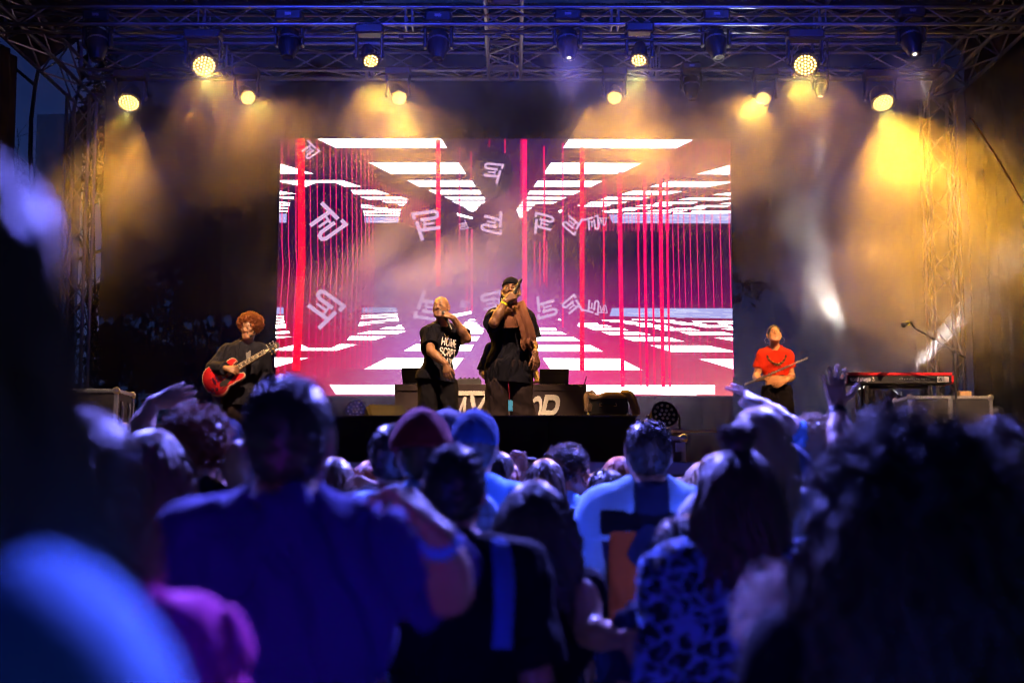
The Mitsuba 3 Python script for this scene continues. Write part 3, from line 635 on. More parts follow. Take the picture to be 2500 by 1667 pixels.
def par_can(px, py, Y, label, yaw):
    k = thing('par_can', label, 'stage lamp', 'unlit LED floor lamps')
    o = P(px, py, Y); d, x, u = moving_frame(o, (math.sin(yaw), -math.cos(yaw), 0.35))
    R = 0.125
    part(k, 'head', orient(lathe([(0.001, -0.16), (R * .8, -0.15), (R, -0.02), (R * 1.06, 0.03), (R * 0.98, 0.03), (R * 0.96, 0.012), (0.001, 0.011)], 26), o, x, u), 'lamp_body', 40)
    ln = []
    for n, r in ((1, 0), (6, .36), (11, .76)):
        for a in range(n):
            s = trimesh.creation.icosphere(1, 0.015)
            ln.append(orient(s, o + d * 0.018 + (x * math.cos(2 * math.pi * a / n) + u * math.sin(2 * math.pi * a / n)) * r * R, x, u))
    part(k, 'led_lens', cat(ln), 'chrome', True, kind='stuff')
    for sg in (-1, 1):
        part(k, 'bracket', sweep([o + np.array([sg * (R + .02), 0, 0]), o + np.array([sg * (R + .03), 0.05, -0.14]), o + np.array([sg * 0.06, 0.08, -0.2])], 0.012, 6), 'black_metal', True)
    part(k, 'foot', box(0.26, 0.22, 0.03, o + np.array([0, 0.03, -0.20]), 0.005), 'black_metal')
    hz = o[2] - 0.22 - DECK
    if hz > 0.02: part(k, 'riser', box(0.3, 0.24, hz, o + np.array([0, 0.03, -0.215 - hz / 2]), 0.005), 'black_matt')
par_can(1621, 1013, 13.6, 'round unlit LED floor lamp right of the black stage front', 0.25)
par_can(868, 1000, 18.6, 'unlit LED floor lamp under the left half of the video wall', -0.1)

# front lamps on the front roof truss: the blue light on the crowd and the roof, the warm light on the performers
def front_lamp(x, target, c, power, cut, label, z=7.42, y=10.75, weight=1.0):
    k = thing('front_lamp', label, 'stage lamp')
    o = np.array([x, y, z]); d, xx, u = moving_frame(o, np.asarray(target, float) - o)
    part(k, 'body', orient(lathe([(0.001, -0.3), (0.09, -0.3), (0.1, -0.1), (0.13, 0.02), (0.12, 0.02), (0.115, 0.0), (0.001, -0.002)], 18), o, xx, u), 'lamp_body', 40)
    part(k, 'yoke', cat([box(0.03, 0.06, 0.26, o + np.array([s * 0.15, 0, 0.08]), 0.006) for s in (-1, 1)] + [box(0.33, 0.06, 0.03, o + np.array([0, 0, 0.225]), 0.006)]), 'lamp_body')
    part(k, 'lens', orient(lathe([(0.001, 0.0), (0.1, 0.0), (0.1, 0.004), (0.001, 0.012)], 18), o + d * 0.004, xx, u), 'lamp_body', True, emitter={'type': 'area', 'radiance': rgb(np.asarray(c) * 4 * LK), 'sampling_weight': 0.02})
    spot(o + d * 0.06, d, c, power, cut, cut * 0.75, weight)
for i, (x, tx) in enumerate(((-3.6, -1.2), (3.6, 1.2))):
    front_lamp(x, (tx, 3.6, 1.5), BLUE, 1800, 42, f"blue front lamp on the {('left', 'right')[i]} half of the front truss turned to the crowd", weight=3.0)
for i, x in enumerate((-2.6, 2.6)):
    front_lamp(x, (x * 0.5, 19.0, 6.9), (0.03, 0.06, 1.0), 150, 34, f"blue front lamp turned back to the {('left', 'right')[i]} half of the roof", weight=2.0)
front_lamp(0.2, tuple(P(1175, 850, 14.3)), WARM, 270, 12, 'warm front lamp turned to the two singers', weight=3.2)
front_lamp(-2.0, tuple(P(600, 860, 15.2)), WARM, 330, 5.5, 'warm front lamp turned to the guitar player', weight=3.0)
front_lamp(4.35, tuple(P(1890, 880, 16.3)), (1.0, 0.45, 0.15), 360, 5, 'warm front lamp turned to the flute player', weight=2.0)
front_lamp(5.2, tuple(P(2270, 960, 15.6)), WARM, 420, 7, 'warm front lamp turned to the keyboard', weight=1.2)
front_lamp(-5.2, tuple(P(260, 1000, 13.0)), WARM, 170, 8, 'warm front lamp turned to the flight cases', weight=1.2)

# ================================================================== smoke
def smoke_grid():
    lo, hi = np.array([-6.4, 14.75, 1.9]), np.array([6.4, 20.75, 8.4])
    n = np.ceil((hi - lo) / 0.1).astype(int)
    zz, yy, xx = np.meshgrid(*[lo[k] + (hi[k] - lo[k]) * (np.arange(n[k]) + 0.5) / n[k] for k in (2, 1, 0)], indexing='ij')
    p = np.stack([xx, yy, zz], -1)
    w = p + 0.9 * (np.stack([meshkit.fbm(p * 0.7, 2, s) for s in (1, 2, 3)], -1) - 0.5)
    puff = np.clip((meshkit.fbm(w * 1.25 * [1, 1, 1.1], 5, 9) - 0.37) * 3.7, 0, 1.8) ** 1.3
    dens = np.zeros(p.shape[:3])
    for px, py, Y, r, a in BLOBS:
        c = P(px, py, Y)
        r = np.asarray(r, float)
        dens += SMOKE * a * np.exp(-0.5 * (((p - c) / r) ** 2).sum(-1)) * np.clip((7.0 + 0.17 * (p[..., 1] - 16.5) - p[..., 2]) / 0.30, 0.03, 1)
    for o, v in BEAMS:                                                                # smoke rolling down each lit beam
        q = p - o; t = (q * v).sum(-1); r2 = (q * q).sum(-1) - t * t
        dens += SMOKE * 0.40 * np.exp(-0.5 * r2 / (0.13 + 0.19 * np.clip(t, 0, 3)) ** 2) * np.clip((t + 0.15) / 0.2, 0, 1) * np.exp(-0.5 * np.clip(t - 0.45, 0, 9) ** 2 / 0.62 ** 2)
    d = np.minimum((0.002 + 0.011 * np.clip((p[..., 2] - 5.6) / 0.9, 0, 1)) * (0.4 + 0.6 * puff.clip(0, 1.5)) + dens * (0.06 + 0.94 * puff), 2.6)
    return lo, hi, d.astype(np.float32)
SMOKE = 1.7
BLOBS = [(240, 520, 17.6, (.5, .6, .6), .16), (1730, 430, 17.8, (.35, .6, .5), .16), (1640, 330, 18.2, (.5, .7, .4), .10), (2240, 480, 17.6, (.7, .8, .7), .42), (2350, 590, 17.2, (.8, .8, .7), .40), (2220, 640, 17.6, (.75, .8, .55), .30), (2450, 700, 16.8, (.6, .8, .7), .30),
         (2080, 740, 18.0, (.7, .7, .6), .16), (1830, 960, 18.9, (.8, .6, .45), .10), (2150, 850, 18.4, (.8, .6, .5), .18), (2330, 800, 17.4, (.5, .6, .4), .20),
         (1988, 400, 18.3, (.14, .25, .35), 1.2), (1998, 300, 18.5, (.10, .2, .3), .6), (2015, 740, 17.4, (.22, .25, .30), 1.4), (2075, 860, 17.5, (.18, .25, .30), 1.8), (2300, 815, 17.4, (.25, .25, .30), 2.0), (2235, 890, 17.5, (.18, .25, .25), 1.8),
         (1090, 660, 18.2, (.70, .6, .45), .50), (960, 720, 18.2, (.75, .6, .35), .40), (1180, 560, 18.4, (.35, .5, .6), .26), (1330, 680, 18.4, (.5, .5, .5), .16), (1110, 860, 18.4, (1.2, .5, .4), .10), (800, 960, 18.8, (1.0, .5, .22), .12), (1640, 990, 18.8, (1.2, .6, .22), .14), (1450, 870, 18.8, (1.4, .4, .4), .06),
         (2232, 190, 16.45, (.12, .2, .24), 1.9), (1392, 180, 16.45, (.10, .2, .18), 1.6), (1250, 250, 17.8, (3.5, 1.2, .7), .035)]
lo_, hi_, dens_ = smoke_grid()
scene['smoke_medium'] = {'type': 'heterogeneous', 'albedo': rgb((0.94, 0.94, 0.95)), 'sigma_t': {'type': 'gridvolume', 'grid': mi.VolumeGrid(dens_), 'to_world': T().translate(lo_.tolist()).scale((hi_ - lo_).tolist())}, 'scale': 1.0,
                         'phase': {'type': 'hg', 'g': 0.25}}
cc, hh = (lo_ + hi_) / 2, (hi_ - lo_) / 2
scene['smoke'] = {'type': 'cube', 'to_world': T().translate(cc.tolist()).scale((hh - 0.01).tolist()), 'bsdf': {'type': 'null'}, 'interior': {'type': 'ref', 'id': 'smoke_medium'}}
labels['smoke'] = {'kind': 'stuff', 'label': 'drifting stage smoke lit amber and violet by the lamps', 'category': 'smoke'}

# ================================================================== bodies: fields of rounded bones, meshed by surface nets
class Field:
    def __init__(s, lo, hi, h):
        s.lo, s.h = np.asarray(lo, float), h
        n = np.ceil((np.asarray(hi, float) - s.lo) / h).astype(int) + 2
        s.f = np.full(n, 0.5, np.float32)
        s.ax = [(s.lo[k] + h * np.arange(n[k])).astype(np.float32) for k in range(3)]

    def _sl(s, lo, hi):
        i0 = np.maximum(0, np.floor((np.asarray(lo) - s.lo) / s.h).astype(int))
        i1 = np.minimum(s.f.shape, np.ceil((np.asarray(hi) - s.lo) / s.h).astype(int) + 1)
        if (i1 <= i0).any(): return None, None
        sl = tuple(slice(a, b) for a, b in zip(i0, i1))
        x = s.ax[0][sl[0]][:, None, None]; y = s.ax[1][sl[1]][None, :, None]; z = s.ax[2][sl[2]][None, None, :]
        return sl, (x, y, z)

    def _mix(s, sl, d, k, op):
        a = s.f[sl]
        if op == 'add':
            if k > 0:
                hh = np.maximum(k - np.abs(a - d), 0) / k
                s.f[sl] = np.minimum(a, d) - hh * hh * k * 0.25
            else: s.f[sl] = np.minimum(a, d)
        else:
            d = -d
            if k > 0:
                hh = np.maximum(k - np.abs(a - d), 0) / k
                s.f[sl] = np.maximum(a, d) + hh * hh * k * 0.25
            else: s.f[sl] = np.maximum(a, d)

    def cap(s, a, b, ra, rb=None, k=0.02, op='add', cut0=False, cut1=False, squash=None):
        """A tapered round bone; cut0 / cut1 end it flat."""
        a, b = np.asarray(a, float), np.asarray(b, float); rb = ra if rb is None else rb
        m = max(ra, rb) + k + 2 * s.h
        sl, g = s._sl(np.minimum(a, b) - m, np.maximum(a, b) + m)
        if sl is None: return
        ba = b - a; L2 = float(ba @ ba) + 1e-12
        px, py, pz = g[0] - a[0], g[1] - a[1], g[2] - a[2]
        t0 = (px * ba[0] + py * ba[1] + pz * ba[2]) / L2
        t = np.clip(t0, 0, 1)
        qx, qy, qz = px - t * ba[0], py - t * ba[1], pz - t * ba[2]
        if squash is not None:                                     # (axis, factor): thinner along an axis
            ax, fac = unit(squash[0]), squash[1]
            w = qx * ax[0] + qy * ax[1] + qz * ax[2]
            d = np.sqrt(qx * qx + qy * qy + qz * qz + w * w * (1 / fac ** 2 - 1)) - (ra + (rb - ra) * t)
        else:
            d = np.sqrt(qx * qx + qy * qy + qz * qz) - (ra + (rb - ra) * t)
        L = math.sqrt(L2)
        if cut1: d = np.maximum(d, (t0 - 1) * L)
        if cut0: d = np.maximum(d, -t0 * L)
        s._mix(sl, d, k, op)

    def ell(s, c, r, R=None, k=0.02, op='add'):
        c, r = np.asarray(c, float), np.asarray(r, float); R = np.eye(3) if R is None else R
        m = r.max() + k + 2 * s.h
        sl, g = s._sl(c - m, c + m)
        if sl is None: return
        p = (g[0] - c[0], g[1] - c[1], g[2] - c[2])
        q = [p[0] * R[0, i] + p[1] * R[1, i] + p[2] * R[2, i] for i in range(3)]
        k0 = np.sqrt(sum((q[i] / r[i]) ** 2 for i in range(3)))
        k1 = np.sqrt(sum((q[i] / r[i] ** 2) ** 2 for i in range(3))) + 1e-9
        s._mix(sl, k0 * (k0 - 1) / k1, k, op)

    def half(s, o, n, k=0.0):
        """Cuts off everything on the side the normal n points to."""
        n = unit(n)
        d = (s.ax[0][:, None, None] - o[0]) * n[0] + (s.ax[1][None, :, None] - o[1]) * n[1] + (s.ax[2][None, None, :] - o[2]) * n[2]
        s.f = np.maximum(s.f, d)

    def rough(s, amp, freq, seed=0, octv=2, fn=None, crease=0.0):
        band = np.abs(s.f) < amp * 1.2 + 2.5 * s.h
        i = np.argwhere(band)
        if not len(i): return
        p = s.lo + s.h * i
        q = p * np.asarray(freq, float) if fn is None else fn(p)
        n = meshkit.fbm(q, octv, seed) - 0.5
        if crease: n = 0.75 * n + crease * np.maximum(0, 0.10 - np.abs(meshkit.fbm(q * 0.8 + 7.7, 2, seed + 5) - 0.5)) * 4 - 0.12
        s.f[band] += (amp * 2 * n).astype(np.float32)

    def mesh(s):
        f = s.f
        for k in range(3):
            for e in (0, -1):
                sl = [slice(None)] * 3; sl[k] = e
                f[tuple(sl)] = np.maximum(f[tuple(sl)], 0.01)
        neg = f < 0
        n = np.array(f.shape) - 1
        cnt = np.zeros(n, np.int8)
        offs = [(a, b, c) for a in (0, 1) for b in (0, 1) for c in (0, 1)]
        for o in offs: cnt += neg[o[0]:o[0] + n[0], o[1]:o[1] + n[1], o[2]:o[2] + n[2]]
        mixed = (cnt > 0) & (cnt < 8)
        I = np.argwhere(mixed)
        ids = np.full(n, -1, np.int32); ids[mixed] = np.arange(len(I))
        vals = {o: f[I[:, 0] + o[0], I[:, 1] + o[1], I[:, 2] + o[2]] for o in offs}
        acc, num = np.zeros((len(I), 3)), np.zeros(len(I))
        for a in offs:
            for k in range(3):
                if a[k] == 0:
                    b = list(a); b[k] = 1; b = tuple(b)
                    fa, fb = vals[a], vals[b]
                    m = (fa < 0) != (fb < 0)
                    t = np.where(m, fa / np.where(m, fa - fb, 1), 0)
                    p = np.array(a, float)[None] + t[:, None] * (np.array(b, float) - np.array(a, float))
                    acc += np.where(m[:, None], p, 0); num += m
        V = s.lo + s.h * (I + acc / num[:, None])
        F = []
        for k in range(3):
            e1, e2 = (k + 1) % 3, (k + 2) % 3
            A = [slice(1, -1)] * 3; B = [slice(1, -1)] * 3
            A[k] = slice(0, -1); B[k] = slice(1, None)
            sa, sb = neg[tuple(A)], neg[tuple(B)]
            E = np.argwhere(sa != sb); fl = sa[sa != sb]
            E = E + 1; E[:, k] -= 1
            def cell(d1, d2):
                c = E.copy(); c[:, e1] += d1; c[:, e2] += d2
                return ids[c[:, 0], c[:, 1], c[:, 2]]
            q = np.stack([cell(-1, -1), cell(0, -1), cell(0, 0), cell(-1, 0)], 1)
            q = np.where(fl[:, None], q, q[:, ::-1])
            F += [q[:, [0, 1, 2]], q[:, [0, 2, 3]]]
        return trimesh.Trimesh(V, np.vstack(F), process=False)


def rotz(a): c, s = math.cos(a), math.sin(a); return np.array([[c, -s, 0], [s, c, 0], [0, 0, 1.0]])
def rotx(a): c, s = math.cos(a), math.sin(a); return np.array([[1.0, 0, 0], [0, c, -s], [0, s, c]])
def roty(a): c, s = math.cos(a), math.sin(a); return np.array([[c, 0, s], [0, 1.0, 0], [-s, 0, c]])


REST = dict(pelvis=(0, 0, .53), neck=(0, -.015, .842), head=(0, .006, .925), sR=(.098, -.005, .806), sL=(-.098, -.005, .806), eR=(.126, -.02, .640), eL=(-.126, -.02, .640), wR=(.124, .035, .500), wL=(-.124, .035, .500),
            hR=(.050, 0, .51), hL=(-.050, 0, .51), kR=(.058, .012, .285), kL=(-.058, .012, .285), aR=(.062, -.012, .045), aL=(-.062, -.012, .045))


class Person:
    """Joints in world metres. Local axes: x to the person's right, y forward, z up; yaw 0 faces away from the camera (+Y)."""
    def __init__(s, key, pos, H, yaw=0.0, pose=None, world=None, head=(0, 0, 0), fat=1.0, wide=1.0, h=0.012, lean=(0, 0), skin='skin_mid', foot=None):
        s.key, s.H, s.fat, s.wide, s.h, s.skin = key, H, fat, wide, h, skin
        s.R = rotz(yaw); s.pos = np.asarray(pos, float)
        j = {k: np.array(v, float) for k, v in REST.items()}
        for k in ('sR', 'sL'): j[k][0] *= wide
        for k, v in (pose or {}).items(): j[k] = np.array(v, float)
        for k in j:
            zz = j[k][2] - .53
            if zz > 0: j[k][0] += lean[0] * zz; j[k][1] += lean[1] * zz
        s.J = {k: s.pos + s.R @ (v * H) for k, v in j.items()}
        for k, v in (world or {}).items(): s.J[k] = np.asarray(v, float)
        s.HR = s.R @ rotz(head[0]) @ rotx(head[1]) @ roty(head[2])
        s.up = unit(s.J['neck'] - s.J['pelvis'])
        r = s.J['sR'] - s.J['sL']; s.right = unit(r - s.up * (r @ s.up)); s.fwd = np.cross(s.up, s.right)
        s.TR = np.column_stack([s.right, s.fwd, s.up])
        s.hands = {}

    def hp(s, x, y, z):
        """A point of the head (in metres of a 1.75 m person)."""
        return s.J['head'] + s.HR @ (np.array([x, y, z]) * s.H / 1.75)

    def c(s, t, x=0, y=0):
        """A point of the trunk, t from pelvis (0) to neck (1), x right and y forward in body heights."""
        return s.J['pelvis'] + (s.J['neck'] - s.J['pelvis']) * t + s.right * x * s.H + s.fwd * y * s.H

    def bounds(s, m=0.16):
        p = np.array(list(s.J.values()))
        return p.min(0) - m, p.max(0) + m

    def trunk(s, F, g=0.0, k=0.035):
        H, f, w = s.H, s.fat, s.wide
        F.ell(s.c(-.03), np.array([.090 * f, .066 * f, .070]) * H + g, s.TR, k)
        F.ell(s.c(.24, 0, .004), np.array([.080 * f, .060 * f, .095]) * H + g, s.TR, k)
        F.ell(s.c(.62), np.array([.092 * (0.5 + 0.5 * w) * (0.6 + 0.4 * f), .064 * (0.5 + .5 * f), .115]) * H + g, s.TR, k)
        for sd, q in (('sR', 1), ('sL', -1)):
            F.cap(s.c(.86, .02 * q), s.J[sd] - s.up * .006 * H, .042 * H + g, .033 * H + g, k)
            F.cap(s.c(.62, .05 * q), s.J[sd] - s.up * .02 * H, .05 * H + g, .034 * H + g, k)
            F.cap(s.J['neck'] + s.up * .004 * H + s.right * q * .012 * H, (s.J[sd] * .65 + s.c(.93) * .35) + s.up * .006 * H, .027 * H + g * .8, .026 * H + g, k)

    def neckp(s, F, g=0.0):
        H = s.H
        F.cap(s.c(.9), s.J['head'] - s.HR[:, 2] * .028 * H - s.HR[:, 1] * .012 * H, .034 * H * (.8 + .2 * s.fat) + g, .031 * H * (.8 + .2 * s.fat) + g, 0.02)

    def headp(s, F, g=0.0, ears=True):
        m = s.H / 1.75; R = s.HR
        def e(c, r, k=.015, op='add'): F.ell(s.hp(*c), np.array(r) * m + g, R, k, op)
        e((0, -.012, .035), (.073, .092, .080))
        e((0, .028, -.020), (.060, .062, .085))
        e((0, .045, -.075), (.040, .042, .038), .03)
        F.cap(s.hp(-.012, .075, -.100), s.hp(.012, .075, -.100), .014 * m + g, None, .025)
        for q in (-1, 1):
            F.cap(s.hp(q * .054, .0, -.035), s.hp(q * .03, .055, -.088), .022 * m + g, .018 * m + g, .03)        # jaw line
            e((q * .042, .058, -.012), (.022, .024, .020), .02)                                                # cheek
            F.cap(s.hp(q * .012, .083, .022), s.hp(q * .042, .070, .020), .010 * m + g, .009 * m + g, .014)      # brow
            e((q * .031, .094, .004), (.017, .014, .011), .010, 'sub')
            e((q * .031, .074, .003), (.0135, .0135, .0120), .004)                                             # eyeball
        F.cap(s.hp(0, .086, .012), s.hp(0, .106, -.026), .0075 * m + g, .0115 * m + g, .010)
        for q in (-1, 1): F.ell(s.hp(q * .012, .094, -.030), np.array([.009, .011, .008]) * m + g, R, .006)
        F.cap(s.hp(-.016, .083, -.0565), s.hp(.016, .083, -.0565), .0065 * m + g, None, .006)
        F.cap(s.hp(-.014, .081, -.0675), s.hp(.014, .081, -.0675), .0075 * m + g, None, .006)
        if ears:
            for q in (-1, 1):
                a = R @ rotz(-q * 0.62)
                F.ell(s.hp(q * .0815, -.016, -.002), np.array([.0095, .021, .034]) * m, a, .008)
                F.ell(s.hp(q * .090, -.004, .002), np.array([.006, .011, .020]) * m, a, .005, 'sub')

    def arm(s, F, q, g=0.0, k=.02):
        H, J, f = s.H, s.J, .75 + .25 * s.fat
        a, e, w = J['s' + q], J['e' + q], J['w' + q]
        F.cap(a, e, .031 * H * f + g, .0245 * H * f + g, k)
        F.ell(a * .55 + e * .45, np.array([.031 * f, .031 * f, .055]) * H + g, None, k) if g == 0 else None
        d = w - e
        F.cap(e, e + d * .4, .0245 * H * f + g, .0255 * H * f + g, k)
        F.cap(e + d * .35, w, .0255 * H * f + g, .0155 * H * f + g, k)

    def hand(s, F, q, d=None, n=None, pose='relaxed', g=0.0, spread=0.10):
        """Palm, five fingers and a thumb. d: where the fingers point, n: the palm's normal (out of the palm)."""
        H = s.H; m = H / 1.75 * 1.02
        w = s.J['w' + q]; d = unit(w - s.J['e' + q]) if d is None else unit(d)
        n = np.asarray(n, float) if n is not None else (s.right * (-1 if q == 'R' else 1))
        n = unit(n - d * (n @ d)); lat = np.cross(d, n) * (1 if q == 'R' else -1)             # lat: towards the thumb side
        s.hands[q] = (w, d, n, lat)
        pt = lambda x, y, z: w + (d * x + lat * y + n * z) * m
        F.cap(w, pt(.02, 0, 0), .0155 * H, .019 * m, .015)
        for y0, y1 in ((.012, .030), (.004, .010), (-.006, -.010), (-.014, -.029)):
            F.cap(pt(.022, y0, 0), pt(.086 - abs(y1) * .25, y1, -.002), .0145 * m, .0115 * m, .014)
        F.ell(pt(.05, .012, .008), np.array([.02, .02, .02]) * m, None, .015)
        curls = {'relaxed': (.30, .38, .30), 'fist': (1.35, 1.55, 1.0), 'grip': (1.0, 1.25, .9), 'open': (.05, .10, .08), 'claw': (.45, .7, .5), 'flat': (.12, .15, .1)}[pose if pose != 'vee' else 'open']
        for i, (y, L, r) in enumerate(((.030, .076, .0092), (.010, .084, .0095), (-.010, .078, .0090), (-.029, .060, .0080))):
            cu = curls
            if pose == 'vee' and i > 1: cu = (1.4, 1.5, .9)
            p = pt(.086 - abs(y) * .25, y, -.002)
            sp = (y / .03) * spread * (2.2 if pose == 'vee' and i < 2 else 1) * (1.6 if pose == 'open' else 1) - (spread * .8 if pose == 'vee' and i == 1 else 0)
            ang = 0.0
            base = d * math.cos(sp) + lat * math.sin(sp)
            for sg, frac, rr in ((0, .46, 1.0), (1, .30, .93), (2, .24, .85)):
                ang += cu[sg] * (1 + .12 * (i - 1.5) * (pose == 'relaxed'))
                v = base * math.cos(ang) + n * math.sin(ang)
                e = p + v * L * frac * m
                F.cap(p, e, r * rr * m, r * (rr - .06) * m, .004)
                p = e
        tc = {'fist': (.55, .35, .75), 'grip': (.65, .45, .6), 'open': (.55, .8, .1), 'flat': (.8, .5, .1)}.get(pose, (.75, .55, .3))
        p = pt(.024, .018, .006); v1 = unit(d * tc[0] + lat * tc[1] + n * tc[2] * .7)
        e = p + v1 * .042 * m; F.cap(p, e, .0135 * m, .0115 * m, .010)
        v2 = unit(v1 + d * .35 + n * (.9 if pose in ('fist', 'grip') else .1)); p = e
        e = p + v2 * .032 * m; F.cap(p, e, .0110 * m, .0098 * m, .004)
        v3 = unit(v2 + d * .2 - lat * (.5 if pose in ('fist', 'grip') else 0)); F.cap(e, e + v3 * .024 * m, .0098 * m, .0082 * m, .004)

    def legs(s, F, g=0.0, k=.03, low=1.0, taper=1.0):
        H, J = s.H, s.J
        for q in 'RL':
            F.cap(J['h' + q], J['k' + q], (.050 * H + g) * (.7 + .3 * s.fat), .034 * H + g * taper, k)
            F.cap(J['k' + q], J['k' + q] + (J['a' + q] - J['k' + q]) * low, .033 * H + g * taper, .021 * H + g * taper, k)

    def footp(s, F, q, g=0.0):
        H = s.H; a = s.J['a' + q]
        z = a[2] - .045 * H
        base = np.array([a[0], a[1], z + .022 * H + g])
        F.cap(a, base + [0, 0, .01 * H], .023 * H + g, .024 * H + g, .02)
        F.cap(base - s.R @ np.array([0, .025, 0]) * H, base + s.R @ np.array([0.006, .105, -.004]) * H, .023 * H + g, .017 * H + g, .02)

    def body(s, hands=None, detail=True, legs=True):
        lo, hi = s.bounds(0.22)
        F = Field(lo, hi, s.h)
        s.trunk(F); s.neckp(F); s.headp(F)
        for q in 'RL':
            s.arm(F, q)
            hp = (hands or {}).get(q, {})
            s.hand(F, q, **hp)
            s.footp(F, q)
        s.legs(F)
        put(s.key, F.mesh(), s.skin, True)
        labels.setdefault(s.key, {})

    def shirt(s, m, sleeve=.62, hem=-.30, g=.013, fold=.016, name='shirt', cuff=.012, neck=.062, loose=1.0, seed=1, label=None, hang=0.0, hemflare=0.0, sides='RL', collar=False):
        lo, hi = s.bounds(0.2); hh = s.h
        F = Field(lo, hi, hh); H = s.H
        s.trunk(F, g, .045)
        if hem < -.04:
            for t in np.linspace(0.05, hem - .1, 5):
                F.ell(s.c(t), np.array([.094 * s.fat, .072 * s.fat, .07]) * H + .008 + g * loose + hemflare * (0.05 - t), s.TR, .05)
        for q in sides:
            a, e, w = s.J['s' + q], s.J['e' + q], s.J['w' + q]
            if sleeve <= 1:
                b = a + (e - a) * sleeve
                F.cap(a, b, .033 * H + g, .031 * H + g + cuff, .03, cut1=True)
            else:
                F.cap(a, e, .033 * H + g, .027 * H + g + cuff * .4, .03)
                b = e + (w - e) * min(1, sleeve - 1)
                F.cap(e, b, .028 * H + g + cuff * .3, .020 * H + g + cuff * .5, .025, cut1=True)
        F.cap(s.J['neck'] + s.fwd * .012 * H, s.J['neck'] + s.up * .2 * H + s.fwd * .02 * H, neck * H / 1.75 * 1.1, neck * H / 1.75 * 1.3, .012, 'sub')
        F.rough(fold, None, seed, 3, lambda p: np.stack([(p - s.pos) @ s.right * 13 + seed * 3.1, (p - s.pos) @ s.fwd * 9, (p - s.pos) @ s.up * 5.0 + 3.0 * ((p - s.pos) @ s.right)], 1), crease=0.8)
        F.half(s.c(hem), -s.up + s.fwd * 0.02)
        part(s.key, name, F.mesh(), m, True, label=label)
        if collar:
            t = np.linspace(0, 2 * math.pi, 21)[:-1]; R_ = neck * H / 1.75 * 1.12
            part(s.key, 'collar', sweep([s.J['neck'] + s.fwd * (.014 * H + R_ * 1.0 * math.sin(a)) + s.right * R_ * math.cos(a) + s.up * (.012 - .030 * math.sin(a)) for a in t], .0105, 6, closed=True), m, True)

    def trousers(s, m, g=.016, top=.10, low=.97, fold=.013, name='trousers', taper=1.2, seed=2):
        lo, hi = s.bounds(0.14)
        hi = np.array([hi[0], hi[1], s.c(top)[2] + .06])
        F = Field(lo, hi, s.h); H = s.H
        F.ell(s.c(-.03), np.array([.092 * s.fat, .068 * s.fat, .075]) * H + g, s.TR, .03)
        F.ell(s.c(.10), np.array([.088 * s.fat, .066 * s.fat, .085]) * H + g, s.TR, .03)
        s.legs(F, g, .03, low, taper)
        F.rough(fold, None, seed + 40, 3, lambda p: np.stack([p[:, 0] * 9, p[:, 1] * 9, p[:, 2] * 6 + p[:, 0] * 4], 1))
        F.half(s.c(top), s.up)
        part(s.key, name, F.mesh(), m, True)

    def shoes(s, m='shoe_black'):
        for q in 'RL':
            a = s.J['a' + q]
            F = Field(a - .26, a + .26, max(.012, s.h))
            s.footp(F, q, .008)
            F.half(a + np.array([0, 0, .02]), (0, 0, 1))
            part(s.key, 'shoe', F.mesh(), m, True)

    def eyes(s, brow='hair_black', look=True):
        m = s.H / 1.75
        for q in (-1, 1):
            e = trimesh.creation.icosphere(2, .0122 * m)
            part(s.key, 'eye', orient(e, s.hp(q * .031, .0775, .0015), s.HR[:, 0], s.HR[:, 1]), 'eye_white', True)
            e = trimesh.creation.icosphere(2, .0062 * m)
            part(s.key, 'iris', orient(e, s.hp(q * .031, .0855, .0005), s.HR[:, 0], s.HR[:, 1]), 'eye_dark', True)
            lid = sweep([s.hp(q * .018, .084, .0045), s.hp(q * .024, .0885, .0080), s.hp(q * .031, .0898, .0088), s.hp(q * .039, .0862, .0072), s.hp(q * .045, .079, .003)], .0050 * m, 6)
            part(s.key, 'eyelid', lid, s.skin, True)
            part(s.key, 'eyebrow', sweep([s.hp(q * .013, .0935, .0265), s.hp(q * .026, .0915, .0315), s.hp(q * .040, .083, .0305), s.hp(q * .050, .071, .026)], [.0036 * m, .0048 * m, .0044 * m, .002 * m], 6, squash=.6), brow, True)
        part(s.key, 'lips', cat([sweep([s.hp(-.024, .080, -.0610), s.hp(-.010, .0895, -.0575), s.hp(0, .0905, -.0590), s.hp(.010, .0895, -.0575), s.hp(.024, .080, -.0610)], [.002 * m, .0052 * m, .0048 * m, .0052 * m, .002 * m], 8),
                                 sweep([s.hp(-.022, .080, -.0625), s.hp(0, .0895, -.0685), s.hp(.022, .080, -.0625)], [.002 * m, .0068 * m, .002 * m], 8)]), 'lips', True)

    def hair_cap(s, m, thick=.010, low=-.03, rough=(.004, 60), name='hair', back=-.07, front=.052, h=None, seed=4, label=None, face=True, tuft=0):
        """Short hair: the skull thickened above the hair line."""
        mm = s.H / 1.75
        F = Field(s.J['head'] - .24, s.J['head'] + .24, h or min(s.h, .008))
        F.ell(s.hp(0, -.014, .036), np.array([.0735, .0925, .0805]) * mm + thick, s.HR, 0)
        F.ell(s.hp(0, -.045, -.010), np.array([.062, .055, .085]) * mm + thick * .8, s.HR, .03)
        if face: F.ell(s.hp(0, .088, -.030), np.array([.066, .06, .098]) * mm, s.HR, .02, 'sub')
        if rough[0]: F.rough(rough[0], rough[1], seed, 2)
        F.half(s.hp(0, -.05, back), -s.HR[:, 2] + s.HR[:, 1] * .75)
        out = [F.mesh()]
